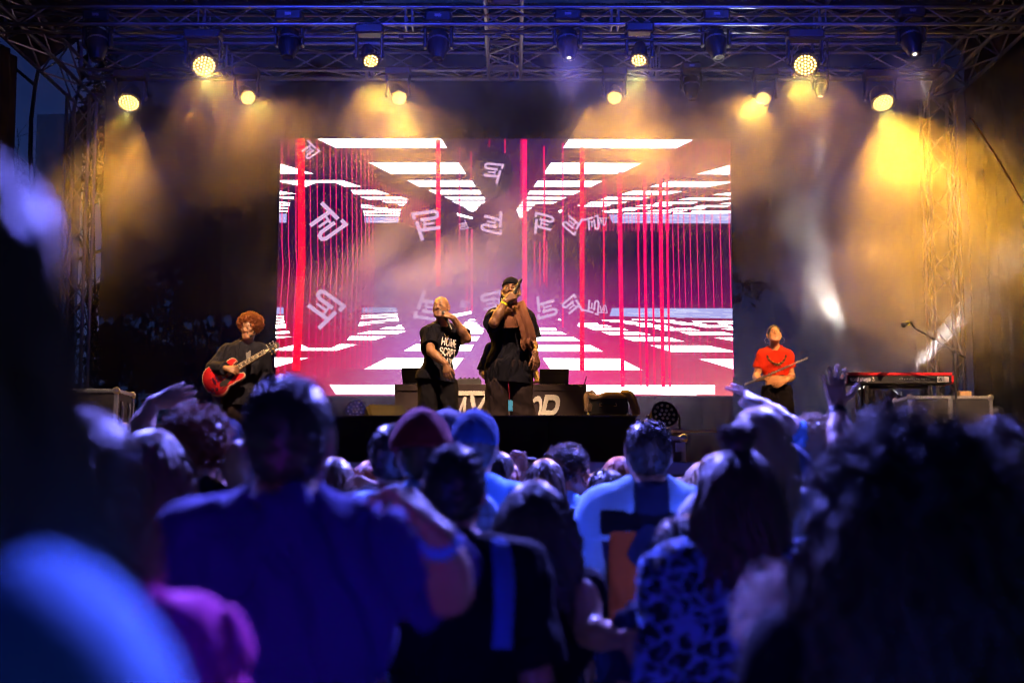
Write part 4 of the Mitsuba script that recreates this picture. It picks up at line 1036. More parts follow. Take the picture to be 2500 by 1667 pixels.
        if tuft:
            rg = np.random.default_rng(seed); V = out[0].vertices; N = out[0].vertex_normals
            for i in rg.integers(0, len(V), tuft):
                o = N[i]; dn = unit(np.array([0, 0, -1.0]) - s.HR[:, 1] * .5 + rg.normal(0, .45, 3)); dn = dn - o * (dn @ o)
                L = (.010 + .014 * rg.random()) * (.5 + thick / .02)
                t = np.array([0, .4, .75, 1])[:, None]
                out.append(sweep(V[i] + o * (.001 + t * .006 * (.3 + rg.random())) + dn * (t * L), np.array([.0042, .0038, .0026, .0006]), 4))
        part(s.key, name, cat(out), m, True, label=label)

    def hair_long(s, m, length=.36, n=260, r=.0045, seed=5, wave=.012, spread=1.0, vol=.022, curl=8.0, front=.2, name='hair', label=None, thick=.014, clump=None):
        """Long hair: a cap and many hanging locks, as one part."""
        rg = np.random.default_rng(seed); mm = s.H / 1.75
        F = Field(s.J['head'] - .26, s.J['head'] + .26, max(.009, s.h * .8))
        F.ell(s.hp(0, -.014, .036), np.array([.0735, .0925, .0805]) * mm + thick, s.HR, 0)
        F.ell(s.hp(0, -.05, -.03), np.array([.066, .055, .09]) * mm + thick, s.HR, .03)
        F.ell(s.hp(0, .095, -.030), np.array([.062, .06, .098]) * mm, s.HR, .02, 'sub')
        F.rough(.006, 35, seed, 2)
        F.half(s.hp(0, -.05, -.10), -s.HR[:, 2] + s.HR[:, 1] * .5)
        out = [F.mesh()]
        for i in range(n):
            a = math.pi * (rg.random() * (1.5 + front) - (.25 + front / 2) + 1.0)          # round the back of the head
            az = np.array([-math.cos(a - math.pi / 2 + math.pi / 2) * 0, 0, 0])
            th = (rg.random() * 2 - 1) * (1.75 + front)                                    # 0 = straight back
            dx, dy = math.sin(th), -math.cos(th)
            el = rg.random() * .9
            p0 = s.hp(dx * .075 * math.cos(el * .8), -.014 + dy * .094 * math.cos(el * .8), .035 + .085 * math.sin(el))
            out_dir = s.HR @ np.array([dx, dy, 0])
            L = length * (.75 + .35 * rg.random()) * mm
            v = vol * spread * (.6 + .8 * rg.random())
            ph = rg.random() * 6.28
            k = 9
            t = np.linspace(0, 1, k)
            tang = s.HR @ np.array([-dy, dx, 0])
            p1 = p0 + out_dir * v - np.array([0, 0, .5]) * L * .3
            pts = p0 + out_dir[None] * (v * (1 - np.exp(-4 * t)) + .02 * t * spread)[:, None] - np.array([0, 0, 1.0])[None] * (L * (t ** 1.25))[:, None]
            pts = pts + tang[None] * (wave * np.sin(ph + curl * t) * t ** .5)[:, None] + out_dir[None] * (wave * .7 * np.cos(ph + curl * t) * t ** .5)[:, None]
            out.append(sweep(pts, r * mm * np.array([1.6, 1.8, 1.8, 1.7, 1.6, 1.5, 1.3, 1.0, .4]), 4))
        part(s.key, name, cat(out), m, True, label=label)

    def curls(s, m, R=.10, n=420, r=.0035, amp=.012, seed=6, name='hair', c=(0, -.02, .045), rad=(1, 1.05, .95), face=True, label=None, lowz=-.09, coil=2.2, L=.05):
        """A head of curls: a rough core and many little coils standing out of it, as one part."""
        rg = np.random.default_rng(seed); mm = s.H / 1.75
        rad = np.asarray(rad) * R
        F = Field(s.J['head'] - .34, s.J['head'] + .34, .009)
        F.ell(s.hp(*c), rad * mm * .93, s.HR, 0)
        if face: F.ell(s.hp(0, .105, -.045), np.array([.066, .065, .11]) * mm, s.HR, .015, 'sub')
        F.rough(.016, 28, seed, 2)
        out = [F.mesh()]
        for i in range(n):
            d = unit(rg.normal(size=3))
            q = np.array(c) + d * rad * .93
            if face and q[1] > .045 and abs(q[0]) < .064 and q[2] < .075: continue
            if q[2] < lowz: continue
            o = s.HR @ unit(d * [1, 1, 1] + rg.normal(0, .25, 3)); a = unit(np.cross(o, rg.normal(size=3))); b = np.cross(o, a)
            t = np.linspace(0, 1, 9); ph = rg.random() * 6.28
            pts = s.hp(*q)[None] + o[None] * (L * (t - .25))[:, None] * (.6 + .8 * rg.random()) + (a[None] * np.cos(ph + coil * 6.28 * t)[:, None] + b[None] * np.sin(ph + coil * 6.28 * t)[:, None]) * amp * (.5 + t)[:, None]
            out.append(sweep(pts, r * (1.2 - .7 * t), 4))
        part(s.key, name, cat(out), m, True, label=label)

    def band(s, q, m, r=.024, w=.018, at=0.0, name='wristband', label=None):
        W, E = s.J['w' + q], s.J['e' + q]; d = unit(W - E); c = W - d * at
        x = unit(np.cross(d, [.3, .2, 1])); R_ = r * s.H / 1.75
        part(s.key, name, orient(lathe([(R_ * .9, -w / 2), (R_ * 1.12, -w / 2), (R_ * 1.16, 0), (R_ * 1.12, w / 2), (R_ * .9, w / 2)], 20), c, x, np.cross(d, x)), m, 30, label=label)

    def hat_dome(s, m, name='cap', bill=None, bill_m=None, grow=.016, low=.022, tilt=.0, rough=0.0, label=None, band=True, yaw=0.0):
        mm = s.H / 1.75; R = s.HR @ rotz(yaw) @ rotx(tilt)
        F = Field(s.J['head'] - .25, s.J['head'] + .27, .008)
        F.ell(s.hp(0, -.012, .042), np.array([.0745, .0935, .088]) * mm + grow, R, 0)
        if rough: F.rough(rough, 14, 3, 2)
        F.half(s.hp(0, -.01, low), -R[:, 2] - R[:, 1] * .10)
        k = part(s.key, name, F.mesh(), m, True, label=label)
        hpR = lambda x, y, z: s.hp(0, -.012, .04) + R @ (np.array([x, y + .012, z - .04]) * mm)
        part(k, 'button', trimesh.creation.icosphere(2, .009).apply_translation(hpR(0, -.012, .042 + .088 + grow)), m, True)
        rr = np.array([.0745, .0935]) * mm + grow
        seams = []
        for a in np.arange(6) * math.pi / 3 + .5:
            t = np.linspace(.25, 1.5, 9)
            seams.append(sweep([s.hp(0, -.012, .042) + R @ np.array([math.cos(a) * math.cos(u) * (rr[0] + .001), math.sin(a) * math.cos(u) * (rr[1] + .001), math.sin(u) * (.088 * mm + grow + .001)]) for u in t], .0016, 4))
        part(k, 'seam', cat(seams), m, True, kind='stuff')
        if bill:
            pts, n = [], 15
            th = np.linspace(-1.25, 1.25, n)
            inner = [hpR(math.sin(a) * (.0745 + grow / mm), -.012 + math.cos(a) * (.0935 + grow / mm) * .98, low + .006 - .02 * math.cos(a)) for a in th]
            outer = [hpR(math.sin(a) * (.0745 + grow / mm) * 1.02, -.012 + math.cos(a) * (.0935 + grow / mm) + bill * max(0, math.cos(a * 1.22)) ** .6, low - .004 - .03 * math.cos(a) + .01 * math.cos(2 * a)) for a in th]
            v = np.vstack([inner, outer, np.array(inner) - R[:, 2] * .005, np.array(outer) - R[:, 2] * .005])
            f = []
            for i in range(n - 1):
                f += [[i, n + i, n + i + 1], [i, n + i + 1, i + 1], [2 * n + i, 3 * n + i + 1, 3 * n + i], [2 * n + i, 2 * n + i + 1, 3 * n + i + 1], [n + i, 3 * n + i, 3 * n + i + 1], [n + i, 3 * n + i + 1, n + i + 1]]
            part(k, 'bill', trimesh.Trimesh(v, f, process=False), bill_m or m, 50)
        return k


mat('skin_dark', (0.16, 0.075, 0.042), 0.48, spec=.45)
mat('skin_brown', (0.27, 0.135, 0.075), 0.46, spec=.45)
mat('skin_mid', (0.30, 0.175, 0.12), 0.48, spec=.4)
mat('skin_fair', (0.42, 0.27, 0.20), 0.48, spec=.4)
mat('eye_white', (0.6, 0.57, 0.52), 0.2)
mat('eye_dark', (0.02, 0.012, 0.008), 0.1)
mat('lips', (0.26, 0.10, 0.085), 0.4)
mat('hair_black', (0.012, 0.010, 0.010), 0.4, spec=.7)
mat('hair_brown', (0.040, 0.022, 0.014), 0.4, spec=.7)
mat('hair_auburn', (0.22, 0.058, 0.020), 0.45)
mat('hair_red', (0.15, 0.035, 0.018), 0.45)
mat('hair_blond', (0.36, 0.25, 0.14), 0.45)
mat('hair_darkblond', (0.16, 0.105, 0.06), 0.45)
mat('hair_grey', (0.16, 0.15, 0.15), 0.5)
mat('shoe_black', (0.015, 0.015, 0.016), 0.5)
cloth('cotton_black', (0.0065, 0.0065, 0.012))
cloth('trousers_black', (0.008, 0.0075, 0.011))
cloth('trousers_brown', (0.020, 0.014, 0.017))
cloth('shirt_charcoal', (0.014, 0.014, 0.022))
cloth('denim', (0.03, 0.045, 0.09))

# ================================================================== the performers
PH = 0.006
def X(px, py, Y): return P(px, py, Y)

# --- guitar player
g_key = thing('person', 'guitar player with a big auburn afro and a dark buttoned shirt', 'person')
gp = Person(g_key, (P(590, 1165, 15.2)[0], 15.2, DECK), 1.76, math.pi, h=PH, head=(-.28, -.04, 0), fat=.98, skin='skin_brown',
            world=dict(pelvis=X(590, 965, 15.22), neck=X(598, 842, 15.2), head=X(608, 803, 15.15), sR=X(556, 856, 15.2), sL=X(638, 858, 15.22), eR=X(519, 898, 15.05), wR=X(551, 899, 14.84), eL=X(652, 918, 15.3), wL=X(648, 968, 15.18),
                       hR=X(571, 972, 15.22), hL=X(606, 972, 15.22), kR=X(566, 1065, 15.12), kL=X(612, 1065, 15.2), aR=X(560, 1147, 15.25), aL=X(622, 1147, 15.25)))
gp.body(hands={'R': dict(d=(.93, .02, -.22), n=(-.05, .95, -.3), pose='claw'), 'L': dict(pose='relaxed')})
gp.shirt('shirt_charcoal', sleeve=1.93, hem=-.20, g=.024, fold=.018, cuff=.012, name='shirt', neck=.052, seed=3)
gp.trousers('trousers_brown', g=.026, fold=.02, taper=1.3)
gp.shoes(); gp.eyes()
gp.curls('hair_auburn', R=.118, n=900, r=.0046, L=.042, c=(0, -.036, .062), rad=(1, .95, .86), seed=8, lowz=-.075, label='big auburn afro')
# collar, beard
for q in (-1, 1):
    part(g_key, 'collar', sweep([gp.J['neck'] + gp.fwd * .055 + gp.right * q * .012 - gp.up * .02, gp.J['neck'] + gp.right * q * .058 + gp.fwd * .02 + gp.up * .035, gp.J['neck'] + gp.right * q * .04 - gp.fwd * .055 + gp.up * .045], [.016, .02, .016], 8, squash=.35), 'shirt_charcoal', True)
def beard(p, m, full=True, name='beard'):
    mm = p.H / 1.75
    F = Field(p.J['head'] - .2, p.J['head'] + .2, .006)
    F.ell(p.hp(0, .046, -.076), np.array([.044, .046, .042]) * mm, p.HR, 0)
    if full:
        for q in (-1, 1): F.cap(p.hp(q * .060, .006, -.030), p.hp(q * .034, .058, -.084), .018 * mm, .020 * mm, .02)
    F.cap(p.hp(-.022, .080, -.046), p.hp(.022, .080, -.046), .009 * mm, None, .008)
    F.ell(p.hp(0, .1, -.062), np.array([.021, .03, .011]) * mm, p.HR, .006, 'sub')
    F.rough(.004, 90, 5, 2)
    part(p.key, name, F.mesh(), m, True)
beard(gp, 'hair_black')

# --- red guitar
mat('guitar_red', (0.50, 0.008, 0.012), 0.18, clearcoat=0.8, clearcoat_gloss=0.95)
mat('guitar_neck', (0.16, 0.07, 0.03), 0.4)
mat('rosewood', (0.035, 0.018, 0.012), 0.5)
mat('cream', (0.70, 0.60, 0.42), 0.4)
gt = thing('electric_guitar', 'red semi-hollow electric guitar with black pickguard slung on the guitar player', 'guitar')
def ellp(cx, cy, rx, ry, a=0): return affinity.rotate(affinity.scale(Point(cx, cy).buffer(1, 24), rx, ry), a)
gb = unary_union([ellp(-.135, 0, .135, .185), ellp(.02, 0, .12, .135), ellp(.10, .075, .085, .062, 18), ellp(.10, -.075, .085, .062, -18)])
gb = gb.buffer(.05).buffer(-.05).difference(unary_union([ellp(.175, .048, .075, .030, 12), ellp(.175, -.048, .075, .030, -12)])).buffer(-.012).buffer(.024).buffer(-.012)
go = X(553, 916, 14.93)
gxv = X(700, 826, 14.98) - X(562, 907, 14.93); gxv = unit(gxv)
gn = unit(np.array([-.05, -1, .22])); gyv = unit(np.cross(gn, gxv)); gn = np.cross(gxv, gyv)
GS = .93
def gpart(name, m, mt, par=None, sm=35, **k):
    m = m.copy(); m.apply_scale(GS)
    return part(par or gt, name, orient(m, go, gxv, gyv), mt, sm, **k)
def lens_extrude(poly, h, bulge=.008, z=0):
    """An outline extruded with softened rims."""
    a = extrude(poly.buffer(-.006), h + .006, z - .003)
    return cat([extrude(poly, h, z), a])
gpart('body', lens_extrude(gb, .042, z=-.021), 'guitar_red')
gpart('binding', cat([extrude(gb.buffer(.0022).difference(gb.buffer(-.0035)), .005, .0185), extrude(gb.buffer(.0022).difference(gb.buffer(-.0035)), .005, -.0235)]), 'cream')
gpart('pickguard', extrude(Polygon([(.09, -.035), (.02, -.045), (-.10, -.055), (-.115, -.095), (-.05, -.105), (.06, -.062), (.11, -.052)]).buffer(.006), .003, .026), 'black_plastic')
neck_poly = Polygon([(.155, -.026), (.155, .026), (.50, .0215), (.50, -.0215)])
gpart('neck', cat([extrude(neck_poly, .022, -.004), extrude(Polygon([(.06, -.028), (.06, .028), (.155, .026), (.155, -.026)]), .02, .012)]), 'guitar_neck')
fb = Polygon([(.045, -.0275), (.045, .0275), (.50, .0215), (.50, -.0215)])
fk = gpart('fretboard', extrude(fb, .005, .0325), 'rosewood')
gpart('binding', extrude(fb.buffer(.0018).difference(fb.buffer(-.0022)), .0045, .034), 'cream')
for i in range(1, 22):
    xx = .50 - .63 * (1 - 2 ** (-i / 12))
    if xx < .05: break
    gpart('fret', box(.0026, .046, .0022, (xx, 0, .0385)), 'silver', fk)
    if i in (3, 5, 7, 9, 12, 15, 17): gpart('inlay', box(.016, .026, .001, (xx + .0135, 0, .0378)), 'cream', fk)
hd = gpart('headstock', extrude(Polygon([(.50, -.022), (.50, .022), (.535, .034), (.66, .042), (.685, .012), (.675, 0), (.685, -.012), (.66, -.042), (.535, -.034)]), .014, .012), 'black_plastic')
gpart('nut', box(.006, .044, .010, (.502, 0, .036)), 'cream', hd)
gpart('truss_cover', extrude(Polygon([(.515, -.010), (.515, .010), (.56, 0)]).buffer(.003), .002, .027), 'cream', hd)
gpart('headstock_emblem', cat([box(.018, .006, .001, (.635, 0, .0268)), box(.006, .030, .001, (.645, 0, .0269))]), 'cream', hd)
for x_ in (.555, .595, .635):
    for q in (-1, 1):
        gpart('tuner_peg', cat([trimesh.creation.cylinder(.006, .016).apply_translation((x_, q * .026, .034)), tube((x_, q * .034, .018), (x_, q * .056, .018), .003, 6), trimesh.creation.icosphere(2, .011).apply_scale([1, .8, .5]).apply_translation((x_, q * .062, .018))]), 'gold' if q < 0 else 'silver', hd)
for xp in (-.035, .035): gpart('pickup', cat([box(.038, .072, .010, (xp, 0, .030), .003)]), 'chrome')
gpart('bridge', cat([box(.016, .082, .012, (-.105, 0, .032), .003)]), 'chrome')
gpart('tailpiece', cat([box(.018, .092, .014, (-.150, 0, .034), .005)]), 'chrome')
for x_, y_ in ((-.165, -.10), (-.205, -.075), (-.215, -.125), (-.245, -.095)):
    gpart('knob', trimesh.creation.cylinder(.012, .018).apply_translation((x_, y_, .034)), 'black_plastic')
    gpart('knob_cap', trimesh.creation.cylinder(.008, .003).apply_translation((x_, y_, .0445)), 'silver')
for q in (-1, 1):
    gpart('sound_hole', sweep(catmull([(-.03, q * .125, .0245), (-.055, q * .118, .0245), (-.10, q * .122, .0245), (-.135, q * .132, .0245)], 5), [.003] + [.006] * 14 + [.003], 6, squash=.3), 'black_matt')
gpart('string', cat([tube((-.15, (i - 2.5) * .0105, .041), (.50, (i - 2.5) * .0068, .0415), .0007, 4) for i in range(6)]), 'silver', kind='stuff')
gs = catmull([go + gxv * .16 * GS + gn * -.01, X(606, 880, 14.99), gp.J['neck'] + gp.right * -.05 + gp.fwd * .085 - gp.up * .06, gp.J['neck'] + gp.right * -.075 + gp.up * .035, gp.J['neck'] - gp.fwd * .10 - gp.up * .06], 6)
part(gt, 'strap', sweep(gs, .028, 8, squash=.14), mat('strap_grey', (0.12, 0.12, 0.125), 0.8), True)
cable = catmull([go - gxv * .24 * GS - gyv * .08, X(520, 1000, 15.0), X(498, 1070, 15.1), X(500, 1130, 15.2), P(560, 1155, 15.0)], 7)
solo('guitar_cable', sweep(cable, .006, 6), 'black_plastic', 'black cable hanging from the red guitar', 'cable', True)

# --- singers
mat('tattoo_skin', mikit.proc(lambda p, n, uv: mikit.mix((0.16, 0.085, 0.05), (0.06, 0.035, 0.026), mikit.smoothstep(.5, .62, mikit.fbm(p.x * 45, p.y * 45, p.z * 30, 3)))), 0.48, spec=.45)
s1 = thing('person', 'bald singer in a black printed t-shirt holding a microphone to the mouth', 'person')
p1 = Person(s1, (P(1065, 1150, 14.2)[0], 14.2, DECK), 1.76, math.pi - .25, h=PH, head=(-.06, .16, .06), fat=.99, wide=1.0, skin='skin_brown',
            world=dict(pelvis=X(1064, 925, 14.2), neck=X(1080, 796, 14.22), head=X(1077, 752, 14.16), sR=X(1046, 812, 14.12), sL=X(1114, 812, 14.28), eR=X(1052, 858, 13.97), wR=X(1088, 888, 13.86), eL=X(1140, 826, 14.16), wL=X(1106, 776, 14.02),
                       hR=X(1046, 935, 14.17), hL=X(1090, 935, 14.24), kR=X(1048, 1040, 14.1), kL=X(1100, 1040, 14.2), aR=X(1046, 1130, 14.25), aL=X(1110, 1130, 14.3)))
p1.body(hands={'R': dict(d=(.12, -.1, -1), n=(.35, .9, .1), pose='relaxed', spread=.16), 'L': dict(d=(-.75, .1, .35), n=(-.2, .75, -.55), pose='grip')})
p1.shirt('cotton_black', sleeve=.70, hem=-.06, g=.015, fold=.018, name='t_shirt', cuff=.012, neck=.058, seed=6, loose=1.0)
p1.trousers('trousers_black', g=.026, fold=.026, taper=1.5, top=.04)
p1.shoes(); p1.eyes(); beard(p1, 'hair_black', True)
p1.band('R', cloth('band_cyan', (0.05, 0.35, 0.62)), label='blue paper wristband')
def print_on(p, lines, t0, m, hgt, xoff=0.0, lead=1.25, sx=.62):
    """Printed lettering laid over the chest of a shirt, following its curve."""
    H = p.H
    for i, tx in enumerate(lines):
        me = meshkit.text_mesh(tx, hgt, .002, True)
        me.apply_scale([sx, 1, 1])
        me = me.subdivide().subdivide()
        b = me.bounds; me.apply_translation([-(b[0][0] + b[1][0]) / 2, -i * hgt * lead, 0])
        v = np.array(me.vertices)
        org = p.c(t0)
        out = []
        for a, bb, c in v:
            xx = (a + xoff) / (.105 * H)
            dep = (.074 * .5 * (1 + p.fat) * H + .030) * math.sqrt(max(.05, 1 - min(.95, xx * xx))) + .006 + c
            out.append(org - p.right * (a + xoff) + p.up * bb + p.fwd * dep)
        me.vertices = np.array(out)
        part(p.key, 'print', me, m, False, label='white lettering on the t-shirt')
print_on(p1, ['HOME', 'SCRPT', 'RAY'], .60, 'white_print', .078, .02, sx=.56)
ch = catmull([p1.J['neck'] + p1.right * .055 + p1.fwd * .03 + p1.up * .02, p1.J['neck'] + p1.right * .035 + p1.fwd * .098 - p1.up * .07, p1.J['neck'] + p1.fwd * .128 - p1.up * .125, p1.J['neck'] - p1.right * .035 + p1.fwd * .098 - p1.up * .07, p1.J['neck'] - p1.right * .055 + p1.fwd * .03 + p1.up * .02], 6)
part(s1, 'necklace', cat([sweep(ch, .0045, 6), box(.028, .012, .05, p1.J['neck'] + p1.fwd * .135 - p1.up * .155, .005)]), 'gold', True, label='gold chain with a pendant')

def microphone(label, a, b, r=.017):
    """a: butt end, b: head end."""
    k = thing('microphone', label, 'microphone', None)
    a, b = np.asarray(a), np.asarray(b); d = unit(b - a); L = np.linalg.norm(b - a); x = unit(np.cross(d, [.3, .9, .1])); y = np.cross(d, x)
    part(k, 'handle', orient(lathe([(.001, 0), (r * .72, .002), (r * .78, L * .15), (r, L * .72), (r * 1.15, L * .80), (.001, L * .80)], 16), a, x, y), 'black_plastic', 35)
    part(k, 'grille', orient(lathe([(.001, L * .78), (r * 1.2, L * .80), (r * 1.5, L * .88), (r * 1.35, L * .97), (r * .8, L * 1.02), (.001, L * 1.03)], 16), a, x, y), mat('mic_grille', (0.10, 0.10, 0.11), .4, .8) if 'mic_grille' not in scene else 'mic_grille', True)
    part(k, 'ring', orient(lathe([(r * 1.16, L * .775), (r * 1.28, L * .785), (r * 1.28, L * .80), (r * 1.16, L * .81)], 16), a, x, y), 'black_metal', 35)
    return k
w, d, n, lat = p1.hands['L']
mc = w + d * .075 + n * .034
microphone('black microphone in the hand of the bald singer', mc + unit([.35, -.30, -.75]) * .16, mc + unit([-.35, .30, .75]) * .07)

s2 = thing('person', 'tall singer in long black t-shirt and cap with a towel round the neck', 'person')
p2 = Person(s2, (P(1243, 1150, 14.0)[0], 14.0, DECK), 1.93, math.pi + .06, h=PH, head=(-.12, .24, -.04), fat=1.06, wide=1.0, skin='skin_dark',
            world=dict(pelvis=X(1243, 896, 14.02), neck=X(1250, 757, 14.04), head=X(1247, 712, 13.98), sR=X(1207, 776, 14.0), sL=X(1284, 776, 14.06), eR=X(1206, 788, 13.68), wR=X(1234, 735, 13.70), eL=X(1297, 834, 14.08), wL=X(1306, 862, 13.86),
                       hR=X(1219, 906, 14.0), hL=X(1268, 906, 14.05), kR=X(1212, 1020, 13.95), kL=X(1274, 1020, 14.0), aR=X(1208, 1130, 14.1), aL=X(1282, 1130, 14.1)))
p2.body(hands={'R': dict(d=(.66, -.05, .5), n=(.1, .95, -.1), pose='grip'), 'L': dict(d=(.16, -.12, -1), n=(-.55, .7, -.1), pose='relaxed', spread=.14)})
p2.shirt('cotton_black', sleeve=.84, hem=-.30, g=.022, fold=.022, name='t_shirt', cuff=.014, neck=.062, seed=12, loose=.9, hemflare=0)
p2.trousers('trousers_brown', g=.034, fold=.03, taper=1.5)
p2.shoes(); p2.eyes(); beard(p2, 'hair_black', True)
p2.hat_dome('cotton_black', 'skull_cap', None, grow=.010, low=.046, tilt=.12)
part(s2, 'ponytail', sweep(catmull([p2.hp(.07, -.05, .0), p2.hp(.085, -.05, -.06), p2.hp(.075, -.03, -.13)], 5), np.linspace(.02, .008, 11), 8), 'hair_black', True)
p2.band('R', cloth('band_yellow', (0.75, 0.68, 0.03)), at=.03, r=.030, label='yellow wristband')
p2.band('L', 'band_cyan', label='blue wristband')
part(s2, 'necklace', sweep(catmull([p2.J['neck'] + p2.right * .06 + p2.fwd * .05, p2.J['neck'] + p2.fwd * .105 - p2.up * .035, p2.J['neck'] - p2.right * .06 + p2.fwd * .05], 6), .004, 6), 'gold', True)
part(s2, 'pocket', cat([box(.13, .03, .15, X(1211, 985, 13.88), .01)]), 'trousers_brown', label='cargo pocket')
w, d, n, lat = p2.hands['R']
mc = w + d * .08 + n * .028
md = unit(X(1265, 672, 13.75) - X(1240, 722, 13.72))
microphone('black microphone raised by the tall singer', mc + md * .20, mc - md * .075, .019)
# towel: two hanging ends and the part behind the neck
cloth('towel_brown', (0.13, 0.055, 0.035))
tw = thing('towel', 'brown towel hanging round the neck of the tall singer', 'towel')
def cloth_strip(path, width, axis, th=.012, seed=0, fold=.012):
    p_ = catmull(path, 7); n = len(p_); m = 9
    ax = np.array([unit(axis(i / (n - 1))) for i in range(n)])
    t = np.gradient(p_, axis=0); nr = np.cross(ax, t); nr /= np.linalg.norm(nr, axis=1, keepdims=True)
    u = np.linspace(-.5, .5, m)
    wv = fold * np.sin(u[None] * 9 + seed + np.linspace(0, 2, n)[:, None]) + fold * .5 * np.sin(u[None] * 17 + 2 * seed)
    a = p_[:, None] + ax[:, None] * u[None, :, None] * width + nr[:, None] * (wv + th / 2)[..., None]
    b = a - nr[:, None] * th
    v = np.vstack([a.reshape(-1, 3), b.reshape(-1, 3)]); N = n * m
    f = []
    for i in range(n - 1):
        for j in range(m - 1):
            q = [i * m + j, i * m + j + 1, (i + 1) * m + j + 1, (i + 1) * m + j]
            f += [q, [N + x for x in q[::-1]]]
    for i in range(n - 1):
        for j in (0, m - 1):
            q = [i * m + j, (i + 1) * m + j, N + (i + 1) * m + j, N + i * m + j]
            f.append(q if j else q[::-1])
    for j in range(m - 1):
        for i in (0, n - 1):
            q = [i * m + j, i * m + j + 1, N + i * m + j + 1, N + i * m + j]
            f.append(q[::-1] if i else q)
    tm = trimesh.Trimesh(v, np.vstack([np.array(f)[:, [0, 1, 2]], np.array(f)[:, [0, 2, 3]]]), process=False); tm.fix_normals()
    return tm
fr = p2.fwd
part(tw, 'left_fold', cloth_strip([X(1264, 738, 14.02), X(1272, 762, 13.84), X(1284, 795, 13.80), X(1293, 832, 13.82)], .145, lambda t: np.array([1, .25 - .2 * t, .1]), seed=2), 'towel_brown', 40)
part(tw, 'right_fold', cloth_strip([X(1234, 745, 14.0), X(1236, 765, 13.82), X(1240, 782, 13.78), X(1244, 800, 13.78)], .17, lambda t: np.array([1, -.15, .0]), seed=4), 'towel_brown', 40)
part(tw, 'neck_roll', sweep(catmull([X(1231, 752, 13.98), p2.J['neck'] + p2.right * .09 + p2.up * .03, p2.J['neck'] - p2.fwd * .085 + p2.up * .04, p2.J['neck'] - p2.right * .09 + p2.up * .03, X(1268, 748, 13.98)], 6), .040, 10), 'towel_brown', True)
part(tw, 'end_knot', cloth_strip([X(1284, 822, 13.83), X(1282, 838, 13.80), X(1290, 850, 13.84)], .10, lambda t: np.array([1, 0, .3]), seed=7, fold=.02), 'towel_brown', 40)
lk = thing('lanyard_pass', 'blue pass on a red lanyard hanging at the thigh of the tall singer', 'pass')
part(lk, 'card', box(.045, .006, .105, X(1246, 990, 13.80), .002), mat('card_blue', (0.06, 0.35, 0.75), .35))
part(lk, 'ribbon', sweep(catmull([X(1242, 930, 13.84), X(1243, 960, 13.80), X(1245, 979, 13.80)], 4), .008, 6, squash=.3), cloth('ribbon_red', (0.35, .02, .05)), True)

# --- flute player
fk_ = thing('person', 'flute player in a cropped red top with hoop earrings on the right of the stage', 'person')
mat('skin_warm', (0.55, 0.32, 0.20), 0.45, spec=.45)
p3 = Person(fk_, (P(1893, 1160, 16.3)[0], 16.3, DECK), 1.68, math.pi + .03, h=PH, head=(-.05, .30, .04), fat=.92, wide=.90, skin='skin_warm',
            world=dict(pelvis=X(1895, 955, 16.3), neck=X(1892, 852, 16.3), head=X(1890, 817, 16.24), sR=X(1862, 866, 16.3), sL=X(1922, 866, 16.3), eR=X(1846, 920, 16.3), wR=X(1852, 925, 16.08), eL=X(1933, 920, 16.3), wL=X(1917, 930, 16.10),
                       hR=X(1882, 962, 16.3), hL=X(1910, 962, 16.3), kR=X(1882, 1060, 16.25), kL=X(1916, 1060, 16.3), aR=X(1880, 1145, 16.3), aL=X(1922, 1145, 16.3)))
p3.body(hands={'R': dict(d=(.75, -.25, .1), n=(.1, .75, -.7), pose='grip'), 'L': dict(d=(-.75, -.1, -.35), n=(.1, .9, .2), pose='relaxed')})
p3.shirt(cloth('top_red', (0.62, 0.035, 0.018)), sleeve=.60, hem=.36, g=.010, fold=.010, name='crop_top', cuff=.008, neck=.060, seed=15)
p3.trousers('cotton_black', g=.03, fold=.026, taper=2.2, top=.14, name='loose_trousers')
p3.shoes(); p3.eyes('hair_brown'); p3.hair_cap('hair_black', .005, low=0, rough=(.001, 40))
part(fk_, 'hair_knot', trimesh.creation.icosphere(3, .045).apply_translation(p3.hp(0, -.12, .03)), 'hair_black', True)
for q in (-1, 1):
    c = p3.hp(q * .083, -.008, -.07)
    t = np.linspace(0, 2 * math.pi, 25)[:-1]
    part(fk_, 'earring', sweep([c + np.array([math.cos(a) * .034, .004 * math.sin(a), math.sin(a) * .034]) for a in t], .0028, 6, closed=True), 'silver', True)
nk = lambda x, z, y=.082: p3.J['neck'] - p3.right * x + p3.fwd * (y - 1.6 * x * x) + p3.up * z
big = catmull([nk(-.105, -.075, .09), nk(-.085, -.13, .10), nk(-.04, -.175, .115), nk(0, -.19, .118), nk(.04, -.175, .115), nk(.085, -.13, .10), nk(.105, -.075, .09)], 5)
part(fk_, 'necklace', cat([sweep(big, np.r_[.012, np.full(len(big) - 2, .022), .012], 8, squash=.4), sweep(catmull([nk(-.05, .03, .03), nk(-.085, -.03, .085), nk(-.105, -.075, .095)], 4), .003, 5), sweep(catmull([nk(.05, .03, .03), nk(.085, -.03, .085), nk(.105, -.075, .095)], 4), .003, 5)]), 'black_plastic', True, label='large black and gold collar necklace')
part(fk_, 'necklace_bead', cat([trimesh.creation.icosphere(1, .011).apply_translation(b + p3.fwd * .012 + p3.up * (.010 if i % 2 else -.012)) for i, b in enumerate(big[3:-3:2])]), 'gold', True, kind='stuff')
fl = thing('flute', 'silver flute held across the body of the flute player', 'flute')
fa, fb_ = X(1818, 940, 15.98), X(1969, 875, 16.06)
fd = unit(fb_ - fa); FL = np.linalg.norm(fb_ - fa)
part(fl, 'tube', tube(fa, fb_, .0105, 12), 'silver', True)
part(fl, 'foot_joint', tube(fa, fa + fd * .16 * FL, .0125, 12), 'silver', True)
